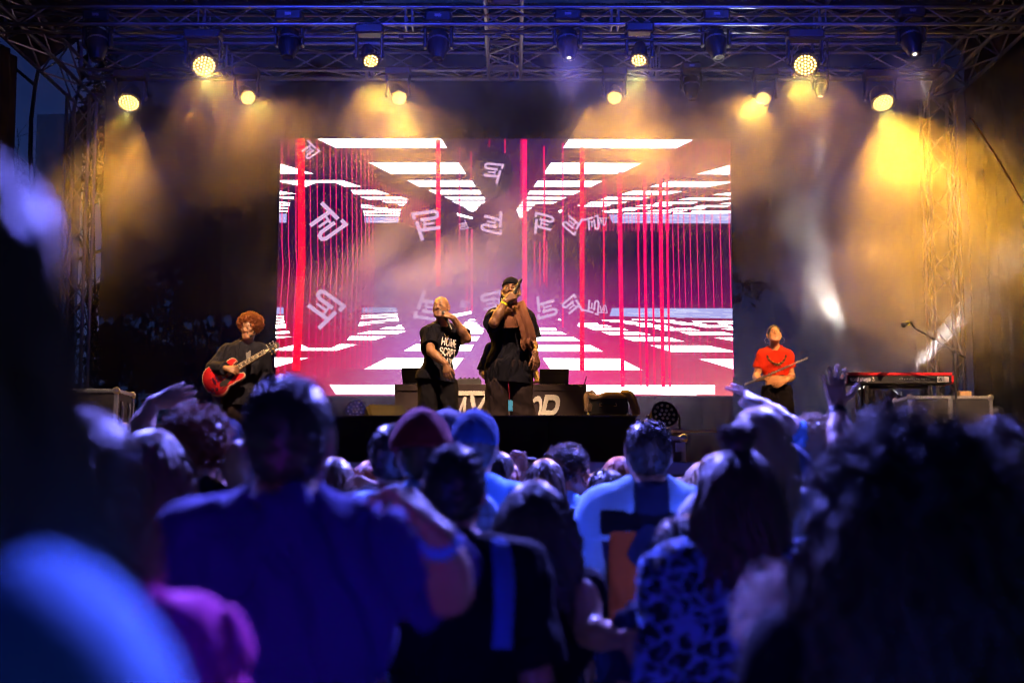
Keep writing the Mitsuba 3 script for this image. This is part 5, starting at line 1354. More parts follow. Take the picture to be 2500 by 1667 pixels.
part(fl, 'crown', tube(fb_ - fd * .02, fb_ + fd * .012, .0130, 12), 'silver', True)
part(fl, 'lip_plate', trimesh.creation.icosphere(2, .02).apply_scale([1, .7, .5]).apply_translation(fa + fd * FL * .86 + np.array([0, -.008, .010])), 'silver', True)
for i in range(12):
    c = fa + fd * FL * (.08 + .052 * i) + np.array([0, -.006, .012])
    part(fl, 'key', orient(trimesh.creation.cylinder(.0085, .005), c, fd, (0, 1, 0)), 'silver', 40)
part(fl, 'key_rod', tube(fa + fd * FL * .06 + np.array([0, -.012, .008]), fa + fd * FL * .72 + np.array([0, -.012, .008]), .003, 6), 'silver', True)
fm = catmull([fb_ - fd * .02, fb_ + np.array([.03, -.01, .03]), fb_ + np.array([0, -.02, .075]), fb_ + np.array([-.05, -.02, .07])], 5)
part(fl, 'clip_microphone', cat([sweep(fm, .004, 6), trimesh.creation.cylinder(.010, .035).apply_translation(fm[-1])]), 'black_plastic', True, label='small black clip microphone on the flute')

# --- the DJ behind the table
dj = thing('person', 'DJ in a black shirt bent over the table behind the tall singer', 'person')
p4 = Person(dj, (P(1245, 1160, 16.6)[0], 16.6, DECK), 1.70, math.pi, h=.010, head=(0, -.35, 0), skin='skin_mid',
            world=dict(eR=X(1178, 908, 16.55), wR=X(1196, 929, 16.32), eL=X(1302, 902, 16.5), wL=X(1312, 926, 16.28), sR=X(1200, 850, 16.58), sL=X(1286, 850, 16.58)))
p4.body(hands={'R': dict(d=(.6, -.6, -.4), n=(0, .3, -.9), pose='relaxed'), 'L': dict(d=(0, -.8, -.45), n=(0, .4, -.9), pose='relaxed')})
p4.shirt('shirt_charcoal', sleeve=.95, hem=-.2, g=.012, fold=.012, cuff=.010); p4.trousers('trousers_black'); p4.eyes(); p4.hair_cap('hair_black', .01)
p4.band('L', 'silver', r=.026, name='watch')

# ================================================================== equipment on the stage
tb = thing('dj_table', 'table behind the singers covered with a black banner with white lettering', 'table')
TY = 15.85
tl, tr_ = X(968, 940, TY), X(1428, 940, TY)
tz = tl[2]
part(tb, 'table_top', box(tr_[0] - tl[0], .75, .035, ((tl[0] + tr_[0]) / 2, TY + .37, tz - .018), .004), 'black_plastic')
for x_ in (tl[0] + .08, tr_[0] - .08):
    for y_ in (TY + .08, TY + .66):
        part(tb, 'leg', box(.045, .045, tz - .035 - DECK, (x_, y_, (tz - .035 + DECK) / 2), .005), 'black_metal')
cloth('banner_black', (0.065, 0.050, 0.060))
bn = part(tb, 'banner', drape_mesh((tl[0] - .015, TY - .02), (tr_[0] + .015, TY - .02), DECK + .01, tz + .004, .006, .9, seed=5), scene.setdefault('banner_two', {'type': 'twosided', 'bsdf': scene['banner_black']}) and 'banner_two', True, label='black cloth front with white lettering')
part(tb, 'banner_hem', box(tr_[0] - tl[0] + .03, .012, .07, ((tl[0] + tr_[0]) / 2, TY - .03, tz - .03), .004), 'banner_black')
SC = TY / FPX
for ch_, xa_, xb_, top_ in (('T', 1066, 1120, 955), ('A', 1119, 1152, 968), ('Y', 1148, 1192, 966), ('L', 1232, 1286, 966), ('O', 1298, 1330, 966), ('R', 1331, 1374, 963)):
    me = meshkit.text_mesh(ch_, 1.0, .004, True)
    b = me.bounds
    hgt = .37
    me.apply_translation([-b[0][0], -b[0][1], 0]); me.apply_scale([(xb_ - xa_) * SC / (b[1][0] - b[0][0]), hgt / (b[1][1] - b[0][1]), 1])
    v = np.array(me.vertices); v[:, 0] += (v[:, 1] - hgt) * .22; me.vertices = v
    c = X(xa_, top_, TY - .06)
    part(tb, 'banner_letter', orient(me, (c[0], TY - .045, c[2] - hgt), (1, 0, 0), (0, 0, 1)), 'white_print', label='white letter ' + ch_)
c0, c1 = X(1119, 966, TY - .06), X(1192, 953, TY - .06)
part(tb, 'banner_letter', box(c1[0] - c0[0], .004, .05, ((c0[0] + c1[0]) / 2, TY - .05, (c0[2] + c1[2]) / 2)), 'white_print', label='white bar over the letters')

def laptop(label, pxc, py, Y, yaw, tilt=.25, w=.33, hgt=.17):
    k = thing('laptop', label, 'laptop', 'laptops on the banner table')
    o = X(pxc, py, Y)
    part(k, 'base', upright(box(w, .23, .016, (0, .11, .008), .003), o, yaw), 'alu_dull')
    sc_ = box(w, .008, hgt, (0, 0, hgt / 2), .003); sc_.apply_transform(trimesh.transformations.rotation_matrix(tilt, [1, 0, 0]))
    part(k, 'lid', upright(sc_, o + [0, 0, .016], yaw), 'black_plastic')
laptop('closed-back black laptop at the right end of the banner table', 1352, 941, TY + .15, .10, .28)
laptop('black laptop at the left end of the banner table beside the bald singer', 1016, 938, TY + .15, -.35, .25)
mx = thing('mixer', 'grey DJ mixer on the banner table between the singers', 'mixer')
mo = X(1145, 940, TY + .12)
part(mx, 'case', box(.26, .3, .075, (mo[0], TY + .3, mo[2] + .038), .006), mat('mixer_grey', (0.10, 0.10, 0.11), .5))
for i in range(5):
    part(mx, 'knob', trimesh.creation.cylinder(.009, .02).apply_translation((mo[0] - .1 + i * .05, TY + .22, mo[2] + .085)), 'silver', 40)
ant = thing('antenna_cable', 'black rod antenna and cable at the right edge of the banner table', 'antenna')
part(ant, 'rod', tube(X(1426, 940, TY - .05), X(1432, 918, TY - .05), .007, 6, .005), 'black_plastic', 40)
part(ant, 'cable', sweep(catmull([X(1380, 939, TY - .04), X(1412, 942, TY - .05), X(1426, 955, TY - .06), X(1428, 1010, TY - .06)], 6), .007, 6), 'black_plastic', True)
wd = thing('stage_monitor', 'low black stage monitor wedge left of the banner table', 'speaker')
wv = X(950, 993, 15.6)
part(wd, 'cabinet', upright(trimesh.convex.convex_hull(np.array([[-.22, -.2, 0], [.22, -.2, 0], [.22, .2, 0], [-.22, .2, 0], [-.22, .2, .34], [.22, .2, .34], [-.22, -.17, .1], [.22, -.17, .1]]) * [1, 1, .9]), (wv[0], 15.6, DECK + .46), .3), 'black_matt')
part(wd, 'grille', upright(orient(box(.38, .36, .006), (0, 0, .2), (1, 0, 0), (0, .82, .56)), (wv[0], 15.56, DECK + .475), .3), 'black_matt')
part(wd, 'stand', box(.4, .4, .455, (wv[0], 15.6, DECK + .228), .01), 'black_matt')

# --- case with a jacket over it
ac = thing('instrument_case', 'small black instrument case with metal corners right of the banner table', 'case')
AY = 14.7
a0, a1 = X(1436, 1013, AY), X(1533, 968, AY)
aw, ah = a1[0] - a0[0], a1[2] - a0[2]
zb0 = a0[2] - .02
ac_c = np.array([(a0[0] + a1[0]) / 2, AY + .11, a0[2] + ah / 2])
mat('vinyl', (0.022, 0.020, 0.018), .55)
part(ac, 'shell', box(aw, .22, ah, ac_c, .012), 'vinyl')
part(ac, 'handle', sweep(catmull([ac_c + [-.07, -.112, .01], ac_c + [-.06, -.135, .012], ac_c + [.06, -.135, .012], ac_c + [.07, -.112, .01]], 5), .010, 8), 'black_plastic', True)
for q in (-1, 1):
    part(ac, 'handle_mount', box(.03, .012, .032, ac_c + [q * .075, -.114, .010], .004), 'gold')
    for zq in (-1, 1):
        part(ac, 'corner', box(.028, .03, .028, ac_c + [q * (aw / 2 - .008), -.10, zq * (ah / 2 - .008)], .010), 'silver')
part(ac, 'stand', box(aw * .96, .21, zb0 + .021 - DECK, (ac_c[0], AY + .115, (zb0 + .019 + DECK) / 2), .01), 'black_matt')
jk = thing('jacket', 'brown grey jacket thrown over the small instrument case', 'jacket')
cloth('jacket_brown', (0.17, 0.115, 0.085))
top = a1[2] + .012
part(jk, 'back', cloth_strip([ac_c + [0, .12, ah / 2 - .05], ac_c + [0, .08, ah / 2 + .03], ac_c + [0, -.08, ah / 2 + .03], ac_c + [.01, -.125, ah / 2 + .0], ac_c + [.02, -.13, ah / 2 - .02]], aw * .98, lambda t: np.array([1, 0, .03]), .02, 3, .014), 'jacket_brown', 40)
part(jk, 'sleeve', cloth_strip([ac_c + [aw / 2 - .06, -.02, ah / 2 + .045], ac_c + [aw / 2 + .02, -.06, ah / 2 + .03], ac_c + [aw / 2 + .07, -.09, 0], ac_c + [aw / 2 + .09, -.10, -ah / 2 + .0]], .13, lambda t: np.array([.3, 1, .1]), .03, 5, .012), 'jacket_brown', 40)
part(jk, 'sleeve', cloth_strip([ac_c + [-aw / 2 + .06, -.02, ah / 2 + .045], ac_c + [-aw / 2 - .0, -.07, ah / 2 + .02], ac_c + [-aw / 2 + .0, -.13, 0], ac_c + [-aw / 2 - .01, -.13, -ah / 2 + .04]], .10, lambda t: np.array([.6, 1, .1]), .03, 6, .010), 'jacket_brown', 40)

# --- flight cases
mat('case_black', (0.022, 0.019, 0.024), .5)
mat('case_brown', (0.10, 0.07, 0.06), .55)
def flight_case(label, c, sx, sy, sz, yaw, body='case_black', latch=True, handles=True, side=1):
    """c: middle of the bottom. Panels, aluminium edges, ball corners, a recessed latch in front and handles on the side."""
    k = thing('flight_case', label, 'flight case')
    U = lambda m: upright(m, c, yaw)
    part(k, 'shell', U(box(sx - .01, sy - .01, sz - .01, (0, 0, sz / 2))), body)
    e = .034
    for x in (-1, 1):
        for y in (-1, 1): part(k, 'edge', U(box(e, e, sz - .07, (x * (sx / 2 - e / 2 + .004), y * (sy / 2 - e / 2 + .004), sz / 2), .003)), 'case_edge')
        for z in (0, 1): part(k, 'edge', U(box(e, sy - .07, e, (x * (sx / 2 - e / 2 + .004), 0, z * sz + (e / 2 - .004) * (1 - 2 * z)), .003)), 'case_edge')
    for y in (-1, 1):
        for z in (0, 1): part(k, 'edge', U(box(sx - .07, e, e, (0, y * (sy / 2 - e / 2 + .004), z * sz + (e / 2 - .004) * (1 - 2 * z)), .003)), 'case_edge')
    for x in (-1, 1):
        for y in (-1, 1):
            for z in (0, 1): part(k, 'ball_corner', U(trimesh.creation.icosphere(2, .036).apply_translation((x * (sx / 2 - .014), y * (sy / 2 - .014), z * sz + .014 * (1 - 2 * z)))), 'silver', True)
    fy = -sy / 2
    if latch:
        z = sz * .58
        lk_ = part(k, 'latch_plate', U(cat([box(.17, .012, .022, (0, fy - .004, z + .065), .003), box(.17, .012, .022, (0, fy - .004, z - .065), .003), box(.022, .012, .15, (-.075, fy - .004, z), .003), box(.022, .012, .15, (.075, fy - .004, z), .003)])), 'case_edge')
        part(lk_, 'dish', U(box(.13, .006, .11, (0, fy - .002, z), 0)), 'alu_dull')
        part(lk_, 'lever', U(box(.075, .016, .06, (.0, fy - .008, z), .006)), mat('lever_blue', (0.05, 0.07, 0.12), .3) if 'lever_blue' not in scene else 'lever_blue')
        part(k, 'strip', U(cat([box(.05, .008, sz - z - .085, (0, fy - .003, (sz + z + .08) / 2 - .012)), box(.05, .008, z - .085, (0, fy - .003, (z - .08) / 2 + .01))])), 'case_edge')
        rv = [(x, z + dz) for x in (-.075, -.025, .025, .075) for dz in (-.066, .066)] + [(x, sz - .03 - .03 * i) for x in (-.016, .016) for i in range(4)] + [(x, .02 + .04 * i) for x in (-.016, .016) for i in range(3)] + [(-sx / 2 + .06 + i * .1, sz - .013) for i in range(int(sx * 10))]
        part(k, 'rivet', U(cat([trimesh.creation.icosphere(1, .006).apply_translation((x, fy - .011, q)) for x, q in rv])), 'silver', True, kind='stuff')
    if handles:
        for z, hh in ((sz * .72, .2), (sz * .3, .2)):
            for yy in (-sy * .22, sy * .22) if z > sz * .5 else (-sy * .1,):
                part(k, 'side_handle', U(cat([box(.008, .045, hh, (side * (sx / 2 + .003), yy, z), .002), box(.014, .02, hh - .06, (side * (sx / 2 + .007), yy, z), .003)])), 'case_edge')
    return k
c = X(287, 950, 12.75)
flight_case('black flight case with a riveted latch at the left end of the stage', (c[0] - .47, 12.75 + .28, DECK + .0), .94, .56, c[2] - DECK, 0, side=1)
c = X(275, 1033, 12.2)
flight_case('lower brown flight case in front of the black one at far left', (c[0] - .36, 12.35, DECK), .7, .5, c[2] - DECK, -.35, 'case_brown', latch=False)
c = X(2422, 967, 15.4)
k = flight_case('black flight case at the right end of the stage under a cardboard box', (c[0] - .45, 15.4 + .3, DECK + .12), .9, .6, c[2] - DECK - .12, 0)
cw = X(2441, 1006, 15.4)
part(k, 'wheel', orient(cat([trimesh.creation.cylinder(.075, .04)]), (cw[0], 15.5, cw[2]), (1, 0, 0), (0, 0, 1)), 'black_plastic', 40)
part(k, 'wheel_fork', box(.11, .02, .05, (cw[0] - .05, 15.46, cw[2] + .02), .006), 'alu_dull')
for dx in (-.8, -.1):
    part(k, 'caster', cat([trimesh.creation.cylinder(.05, .03).apply_transform(trimesh.transformations.rotation_matrix(math.pi / 2, [0, 1, 0])).apply_translation((c[0] + dx, 15.6, DECK + .05)), box(.05, .06, .03, (c[0] + dx, 15.6, DECK + .105))]), 'black_metal', 40)
cb = X(2358, 967, 15.45)
solo('cardboard_box', box(.125, .1, .055, (cb[0], 15.5, cb[2] + .03), .003), mat('cardboard', (0.42, 0.26, 0.12), .85), 'small cardboard box on the right flight case', 'box')
c = X(1672, 1066, 11.4)
flight_case('small brown flight case right of the black stage front', (c[0] - .16, 11.55, DECK), .32, .34, c[2] - DECK, 0, 'case_brown', latch=False, handles=False)
ck = list(scene)[-1]
c2 = X(1655, 1092, 11.37)
part(ck.split('__')[0], 'latch_plate', box(.06, .012, .075, (c2[0] + .01, 11.375, c2[2]), .004), 'case_edge')

for (xa_, xb_, py, Y, lb) in ((372, 466, 1036, 11.2, 'thin pale rail on low posts near the left front of the stage'), (1640, 1778, 1052, 11.9, 'thin pale rail right of the black stage front')):
    k = thing('low_rail', lb, 'rail')
    a, b = X(xa_, py, Y), X(xb_, py, Y)
    part(k, 'bar', box(b[0] - a[0], .03, .018, ((a[0] + b[0]) / 2, Y, a[2]), .004), mat('pale_metal', (0.6, 0.5, 0.42), .5, .3) if 'pale_metal' not in scene else 'pale_metal')
    for x in (a[0] + .03, b[0] - .03): part(k, 'post', box(.02, .02, a[2] - DECK - .009, (x, Y, (a[2] - .009 + DECK) / 2)), 'black_metal')

# --- keyboard and its stand
kb = thing('stage_keyboard', 'red stage keyboard with a black back panel on a stand at the right', 'keyboard')
KY = 15.6
k0, k1 = X(2071, 938, KY), X(2324, 938, KY)
kw = k1[0] - k0[0]; kz = X(2200, 936, KY)[2]; kt = X(2200, 909, KY)[2]
kc = (k0[0] + k1[0]) / 2
mat('key_red', (0.55, 0.01, 0.02), .3, clearcoat=.5)
part(kb, 'body', box(kw, .33, kt - kz - .035, (kc, KY + .17, kz + (kt - kz - .035) / 2), .004), 'black_plastic')
part(kb, 'red_top', box(kw + .01, .34, .034, (kc, KY + .168, kt - .017), .006), 'key_red')
for q in (-1, 1): part(kb, 'end_cheek', box(.02, .345, kt - kz - .03, (kc + q * (kw / 2 + .011), KY + .168, (kt + kz) / 2 - .016), .005), 'key_red')
for i in range(28): part(kb, 'key', box(kw / 28 - .003, .13, .012, (kc - kw / 2 + kw / 28 * (i + .5), KY + .27, kt + .004), .002), 'cream')
me = meshkit.text_mesh('nord stage 3', .055, .002, True); me.apply_scale([.86, 1, 1])
b = me.bounds; sc = (X(2132, 930, KY)[0] - X(2072, 930, KY)[0]) / (b[1][0] - b[0][0]); me.apply_scale([sc, sc, 1])
part(kb, 'lettering', orient(me, (X(2072, 930, KY)[0] + .01, KY - .003, kz + .028), (1, 0, 0), (0, 0, 1)), 'white_print', label='white lettering on the back of the keyboard')
lx = X(2302, 923, KY)[0]
sk_ = part(kb, 'sticker', box(.13, .003, .062, (lx, KY - .002, kz + .043)), 'white_print', label='white rectangular sticker')
part(sk_, 'sticker_mark', cat([orient(lathe([(.019, 0), (.0225, 0), (.0225, .002), (.019, .002)], 20), (lx - .035, KY - .0045, kz + .043), (1, 0, 0), (0, 0, 1)), box(.012, .002, .022, (lx - .035, KY - .005, kz + .040)), box(.005, .002, .02, (lx - .030, KY - .005, kz + .048))]), 'black_plastic')
for i in range(13): part(kb, 'socket', trimesh.creation.cylinder(.006, .01).apply_transform(trimesh.transformations.rotation_matrix(math.pi / 2, [1, 0, 0])).apply_translation((kc + .0 + i * .026, KY - .004, kz + .045 + .006 * (i % 2))), 'silver', 40)
ks = thing('keyboard_stand', 'black stand with tubular legs under the red keyboard', 'stand')
for q in (-1, 1):
    part(ks, 'leg', tube((kc + q * .35, KY + .05, kz), (kc + q * .35, KY - .05, DECK), .018, 8), 'black_metal', 40)
    part(ks, 'leg', tube((kc + q * .35, KY + .28, kz), (kc + q * .35, KY + .38, DECK), .018, 8), 'black_metal', 40)
part(ks, 'crossbar', tube((kc - .35, KY + .17, kz - .03), (kc + .35, KY + .17, kz - .03), .016, 8), 'black_metal', 40)
cs = thing('chrome_stand', 'upright chrome tube of a stand left of the keyboard', 'stand')
part(cs, 'tube', tube(X(2030, 940, 15.4), (X(2030, 940, 15.4)[0], 15.4, DECK), .013, 10), 'chrome', 40)
part(cs, 'clamp', cat([trimesh.creation.icosphere(2, .018).apply_translation(X(2030, 996, 15.39)), trimesh.creation.icosphere(2, .018).apply_translation(X(2030, 1007, 15.39))]), 'black_metal', True, kind='stuff')
part(cs, 'foot', trimesh.creation.cylinder(.14, .02).apply_translation((X(2030, 940, 15.4)[0], 15.4, DECK + .01)), 'black_metal', 40)

ms = thing('microphone_stand', 'black boom microphone stand in front of the keyboard', 'microphone stand')
mj = X(2327, 862, 15.3)
part(ms, 'pole', tube(mj, (X(2336, 1000, 15.3)[0] + .02, 15.3, DECK + .05), .010, 10, .013), 'black_metal', 40)
ba, bb_ = X(2232, 800, 15.15), X(2357, 873, 15.32)
part(ms, 'boom', tube(ba, bb_, .0075, 10), 'alu_dull', 40)
part(ms, 'boom_grip', tube(X(2340, 864, 15.3), bb_, .011, 10), 'black_plastic', 40)
part(ms, 'joint', orient(trimesh.creation.cylinder(.02, .045), mj + [0, -.005, .01], (0, 0, 1), (1, 0, 0)), 'black_metal', 40)
part(ms, 'collar', tube(X(2276, 826, 15.2), X(2282, 829, 15.21), .014, 10), 'black_metal', 40)
for a in (0, 2.1, 4.2): part(ms, 'foot', tube((X(2336, 1000, 15.3)[0] + .02, 15.3, DECK + .09), (X(2336, 1000, 15.3)[0] + .02 + .3 * math.cos(a), 15.3 + .3 * math.sin(a), DECK + .012), .009, 8), 'black_metal', 40)
microphone('black vocal microphone with a yellow ring clipped to the boom stand', X(2226, 785, 15.12), X(2204, 794, 15.06), .02)
part('microphone_002', 'clip', tube(X(2224, 787, 15.12), ba, .011, 8), 'black_plastic', 40)
part('microphone_002', 'yellow_ring', orient(trimesh.creation.cylinder(.024, .012), X(2216, 789, 15.09), (0, 0, 1), (1, 0, .0)), 'band_yellow', 40)

# ================================================================== the crowd, seen from behind
mat('hair_pale', (0.55, 0.45, 0.42), 0.5)
cloth('tee_blue', (0.03, 0.025, 0.20)); cloth('tee_lightblue', (0.16, 0.42, 0.85)); cloth('tee_magenta', (0.62, 0.015, 0.30)); cloth('tee_white', (0.55, 0.58, 0.62)); cloth('knit_purple', (0.32, 0.08, 0.36))
cloth('navy', (0.015, 0.022, 0.06)); cloth('cap_maroon', (0.15, 0.022, 0.03)); cloth('cap_grey', (0.16, 0.15, 0.18)); cloth('cap_navy', (0.02, 0.05, 0.14)); cloth('bill_pale', (0.45, 0.52, 0.62)); cloth('orange_cloth', (0.42, 0.09, 0.025)); cloth('pink_top', (0.40, 0.05, 0.36))
def leopard(p, n, uv):
    a = mikit.fbm(p.x * 24, p.y * 24, p.z * 24, 2)
    d1, d2, w = mikit.voronoi(p.x * 27 + a * 1.5 + p.y * 10, p.z * 25 + a * 1.2)
    edge = 1 - mikit.smoothstep(.14, .30, d2 - d1 + .25 * (a - .5))
    core = (1 - mikit.smoothstep(.10, .18, d1)) * .5
    return mikit.mix((0.006, 0.008, 0.02), (0.09, 0.20, 0.50), dr.maximum(edge, core))
mat('leopard_print', mikit.proc(leopard), .8, spec=.2)
def plaid(p, n, uv):
    u, v = p.x * 22 + p.y * 8, p.z * 22
    fu, fv = u - dr.floor(u), v - dr.floor(v)
    s = mikit.smoothstep(.0, .06, fu) * (1 - mikit.smoothstep(.26, .32, fu)) * .55 + mikit.smoothstep(.0, .06, fv) * (1 - mikit.smoothstep(.26, .32, fv)) * .45 + .25 * mikit.smoothstep(.62, .66, fu) * (1 - mikit.smoothstep(.70, .74, fu))
    return mikit.mix((0.22, 0.42, 0.72), (0.03, 0.05, 0.16), s)
mat('plaid_shirt', mikit.proc(plaid), .85, spec=.2)
def knit(p, n, uv):
    d1, d2, w = mikit.voronoi(p.x * 60 + p.y * 20, p.z * 60)
    return mikit.mix((0.36, 0.10, 0.38), (0.10, 0.02, 0.12), mikit.smoothstep(.3, .55, d1))
mat('knit_pattern', mikit.proc(knit), .9, spec=.2)

def crowd(label, px, top, s, yaw=0.0, shirt='cotton_black', hair=None, skin='skin_mid', fat=1.0, wide=1.0, head=(0, 0, 0), sleeve=.62, world=None, hands=None, hem=-.22, pose=None, h=None, g=.016, fold=.018, neck=.062, tall=0.012, trousers='denim', lean=(0, 0), seed=None):
    Y = FPX / s
    top3 = P(px, top, Y)
    k = thing('person', label, 'person')
    H = top3[2] - tall
    n = _used['person']
    p = Person(k, (top3[0], Y, 0), H, yaw, pose, world, head, fat, wide, h or (.011 if Y < 3.9 else .014), lean, skin)
    p.body(hands=hands)
    p.shirt(shirt, sleeve=sleeve, hem=hem, g=g, fold=fold * 1.15, neck=neck, seed=seed or n, collar=True)
    p.trousers(trousers)
    if hair: hair(p)
    return p
buzz = lambda m='hair_black', t=.006, r=.0012: (lambda p: p.hair_cap(m, t, rough=(r, 60), tuft=700))
short = lambda m='hair_black', t=.014, r=.006: (lambda p: p.hair_cap(m, t, rough=(r, 34), tuft=420))
long_ = lambda m, L=.34, n=260, **k: (lambda p: p.hair_long(m, L, n, **k))

# nearest, out of focus
crowd('nearest person at the left edge with long hair and a light blue shirt', -255, 268, 4150, yaw=-.75, shirt='tee_lightblue', hair=long_('hair_darkblond', .30, 520, r=.006, vol=.05, thick=.020, spread=1.1, seed=41), h=.010, fold=.022, skin='skin_mid', sleeve=.7, wide=1.0)
pm = crowd('person in a magenta t-shirt with fair brown hair left of the big blue t-shirt', 190, 968, 1850, wide=.95, shirt='tee_magenta', hair=long_('hair_darkblond', .20, 300, r=.005, vol=.02, seed=42), skin='skin_fair', h=.010, sleeve=.8, fold=.02, head=(-.35, -.05, 0))
bt = crowd('broad man in a dark blue t-shirt with one hand raised and pointing', 706, 893, 1270, shirt='tee_blue', hair=short('hair_black', .008), skin='skin_mid', fat=1.04, wide=1.0, sleeve=.95, fold=.024, g=.022, neck=.066, seed=77,
           world=dict(eR=P(1092, 1440, 2.66), wR=P(1072, 1312, 2.56)), hands={'R': dict(d=(-.62, .2, .72), n=(-.75, -.3, -.55), pose='claw', spread=.16)}, h=.009)
bt.band('R', cloth('band_blue', (0.06, 0.24, 0.75)), r=.030, w=.03, at=.01, label='blue paper wristband')
bz = crowd('man with cropped hair in a black t-shirt with a blue strap over the shoulder', 1108, 1066, 960, shirt='cotton_black', hair=buzz(), skin='skin_mid', fat=1.04, wide=1.06, sleeve=.85, fold=.016, h=.010)
sp = catmull([bz.c(.55, .075, -.085), bz.c(.86, .078, -.062), bz.c(1.03, .072, -.015), bz.c(.98, .072, .05), bz.c(.7, .075, .085)], 6)
part(bz.key, 'strap', sweep(sp, .026, 8, squash=.2), cloth('strap_blue', (0.06, 0.13, 0.42)), True, label='blue bag strap')
cw_ = crowd('woman with long curly black hair in a black top holding one arm out', 1305, 1162, 860, shirt='cotton_black', skin='skin_mid', sleeve=.05, fat=.86, wide=.80, g=.008, seed=51, hair=long_('hair_black', .36, 420, r=.0048, wave=.022, curl=15, vol=.036, spread=1.1, seed=52),
            world=dict(eR=P(1440, 1545, 3.95), wR=P(1528, 1562, 3.75)), hands={'R': dict(pose='relaxed')}, h=.010)
tj = crowd('tall man with cropped hair wearing a blue, black and orange jersey over the shoulders', 1582, 1011, 640, shirt='navy', hair=buzz(), skin='skin_mid', fat=1.0, wide=1.0, sleeve=1.9, head=(0, .02, 0), h=.011, fold=.004, g=.010)
def cape(p, m, t0, t1, g, x0=None, x1=None, name='jersey', back=-.02, seed=3, label=None, arms=False):
    lo, hi = p.bounds(.1); F = Field(lo, hi, .011)
    p.trunk(F, g, .05)
    for t in (0, -.12, -.24): F.ell(p.c(t), np.array([.096, .074, .08]) * p.H + g, p.TR, .05)
    if arms:
        for q in 'RL': F.cap(p.J['s' + q], p.J['e' + q], .034 * p.H + g, .03 * p.H + g, .03, cut1=True)
    F.cap(p.J['neck'], p.J['neck'] + p.up * .3, .066, .09, .01, 'sub')
    F.rough(.016, None, seed, 3, lambda q: np.stack([(q - p.pos) @ p.right * 12, (q - p.pos) @ p.fwd * 9, (q - p.pos) @ p.up * 3], 1))
    F.half(p.c(t0), -p.up); F.half(p.c(t1), p.up); F.half(p.c(.5, 0, back), p.fwd)
    if x0 is not None: F.half(p.c(.5, x0), -p.right)
    if x1 is not None: F.half(p.c(.5, x1), p.right)
    part(p.key, name, F.mesh(), m, True, label=label)
mat_l = cloth('jersey_blue', (0.24, 0.45, 0.62))
cape(tj, 'jersey_blue', .70, 1.25, .030, .035, None, back=.06, arms=True, label='pale blue shoulder of the jersey'); cape(tj, 'jersey_blue', .70, 1.25, .030, None, -.035, back=.06, arms=True, seed=4, label='pale blue shoulder of the jersey')
cape(tj, 'navy', .62, 1.2, .026, -.036, .036, back=.02, seed=5); cape(tj, 'cotton_black', .74, .90, .050, -.105, .105, seed=6, label='black band of the jersey'); cape(tj, 'orange_cloth', .12, .79, .052, -.088, .088, seed=7, label='orange hem of the jersey')
for q in 'RL':
    part(tj.key, 'sleeve', sweep(catmull([tj.J['s' + q] + tj.up * .03, tj.J['s' + q] * .5 + tj.J['e' + q] * .5 - tj.fwd * .01, tj.J['e' + q], tj.J['e' + q] * .5 + tj.J['w' + q] * .5], 4), np.linspace(.075, .06, 13), 10), 'jersey_blue', True)
lp = crowd('woman with a topknot and long dark hair in a leopard print blouse', 1800, 1078, 960, yaw=-.1, shirt='leopard_print', skin='skin_fair', sleeve=1.8, hem=-.35, fat=1.0, g=.022, fold=.022, seed=61, hair=long_('hair_brown', .34, 420, r=.005, vol=.03, wave=.014, seed=62), h=.010)
part(lp.key, 'topknot', cat([Person.__dict__ and trimesh.creation.icosphere(3, .042).apply_scale([1, 1, 1.1]).apply_translation(lp.hp(0, -.02, .135))] + [sweep([lp.hp(0, -.02, .135) + .046 * np.array([math.cos(a) * math.cos(b), math.sin(a) * math.cos(b + c_ * .5), math.sin(b + c_)]) for c_ in np.linspace(0, 2.4, 8)], .006, 5) for a in np.arange(0, 6.2, .5) for b in (.2, 1.1)]), 'hair_brown', True)
bc = crowd('person with a great dark mass of curls at the right edge of the crowd', 2215, 985, 1750, shirt='cotton_black', skin='skin_dark', sleeve=.8, g=.02, seed=71, h=.010, tall=.05, hair=None)
bc.curls('hair_black', R=.108, n=900, r=.0045, amp=.014, c=(0, -.03, .03), rad=(1.0, 1, .9), seed=72, lowz=-.2, L=.07)
bc.hair_long('hair_brown', .50, 760, r=.0052, wave=.026, curl=16, vol=.066, spread=1.2, seed=73, name='hair_length')
crowd('short person with light curls and a pink top beside the big dark curls', 1925, 1385, 1500, shirt='pink_top', skin='skin_fair', sleeve=.8, hair=lambda p: p.curls('hair_pale', R=.09, n=320, seed=82, rad=(.8, .9, .9)), h=.011, fat=.9, wide=.9, tall=.02)

# middle rows
crowd('woman with long fair-edged hair low at the left in front of the flight cases', 372, 1036, 900, shirt='cotton_black', skin='skin_fair', sleeve=.4, hair=long_('hair_darkblond', .26, 360, r=.005, vol=.034, seed=92), fat=.95, wide=.94)
Yh = 5.6
rh = crowd('person hidden behind the fair-haired woman with one arm raised in front of the stage', 405, 1075, FPX / Yh, shirt='cotton_black', skin='skin_fair', sleeve=.4, hair=short('hair_brown'), seed=93, h=.008,
           world=dict(sL=P(352, 1200, Yh), eL=P(330, 1070, Yh - .05), wL=P(374, 984, Yh - .02)), hands={'L': dict(d=(.86, .1, .38), n=(.1, .85, -.5), pose='flat', spread=.26)})
crowd('person with dark red curls below the guitar player', 482, 1004, 660, shirt='cotton_black', skin='skin_mid', hair=lambda p: p.curls('hair_red', R=.115, n=360, seed=94, L=.04))
pk = crowd('man in a black cap with a pale rim standing below the guitar player', 547, 1022, 610, shirt='cotton_black', skin='skin_mid', hair=lambda p: p.hat_dome('navy', 'cap', .07, grow=.018, low=.01))
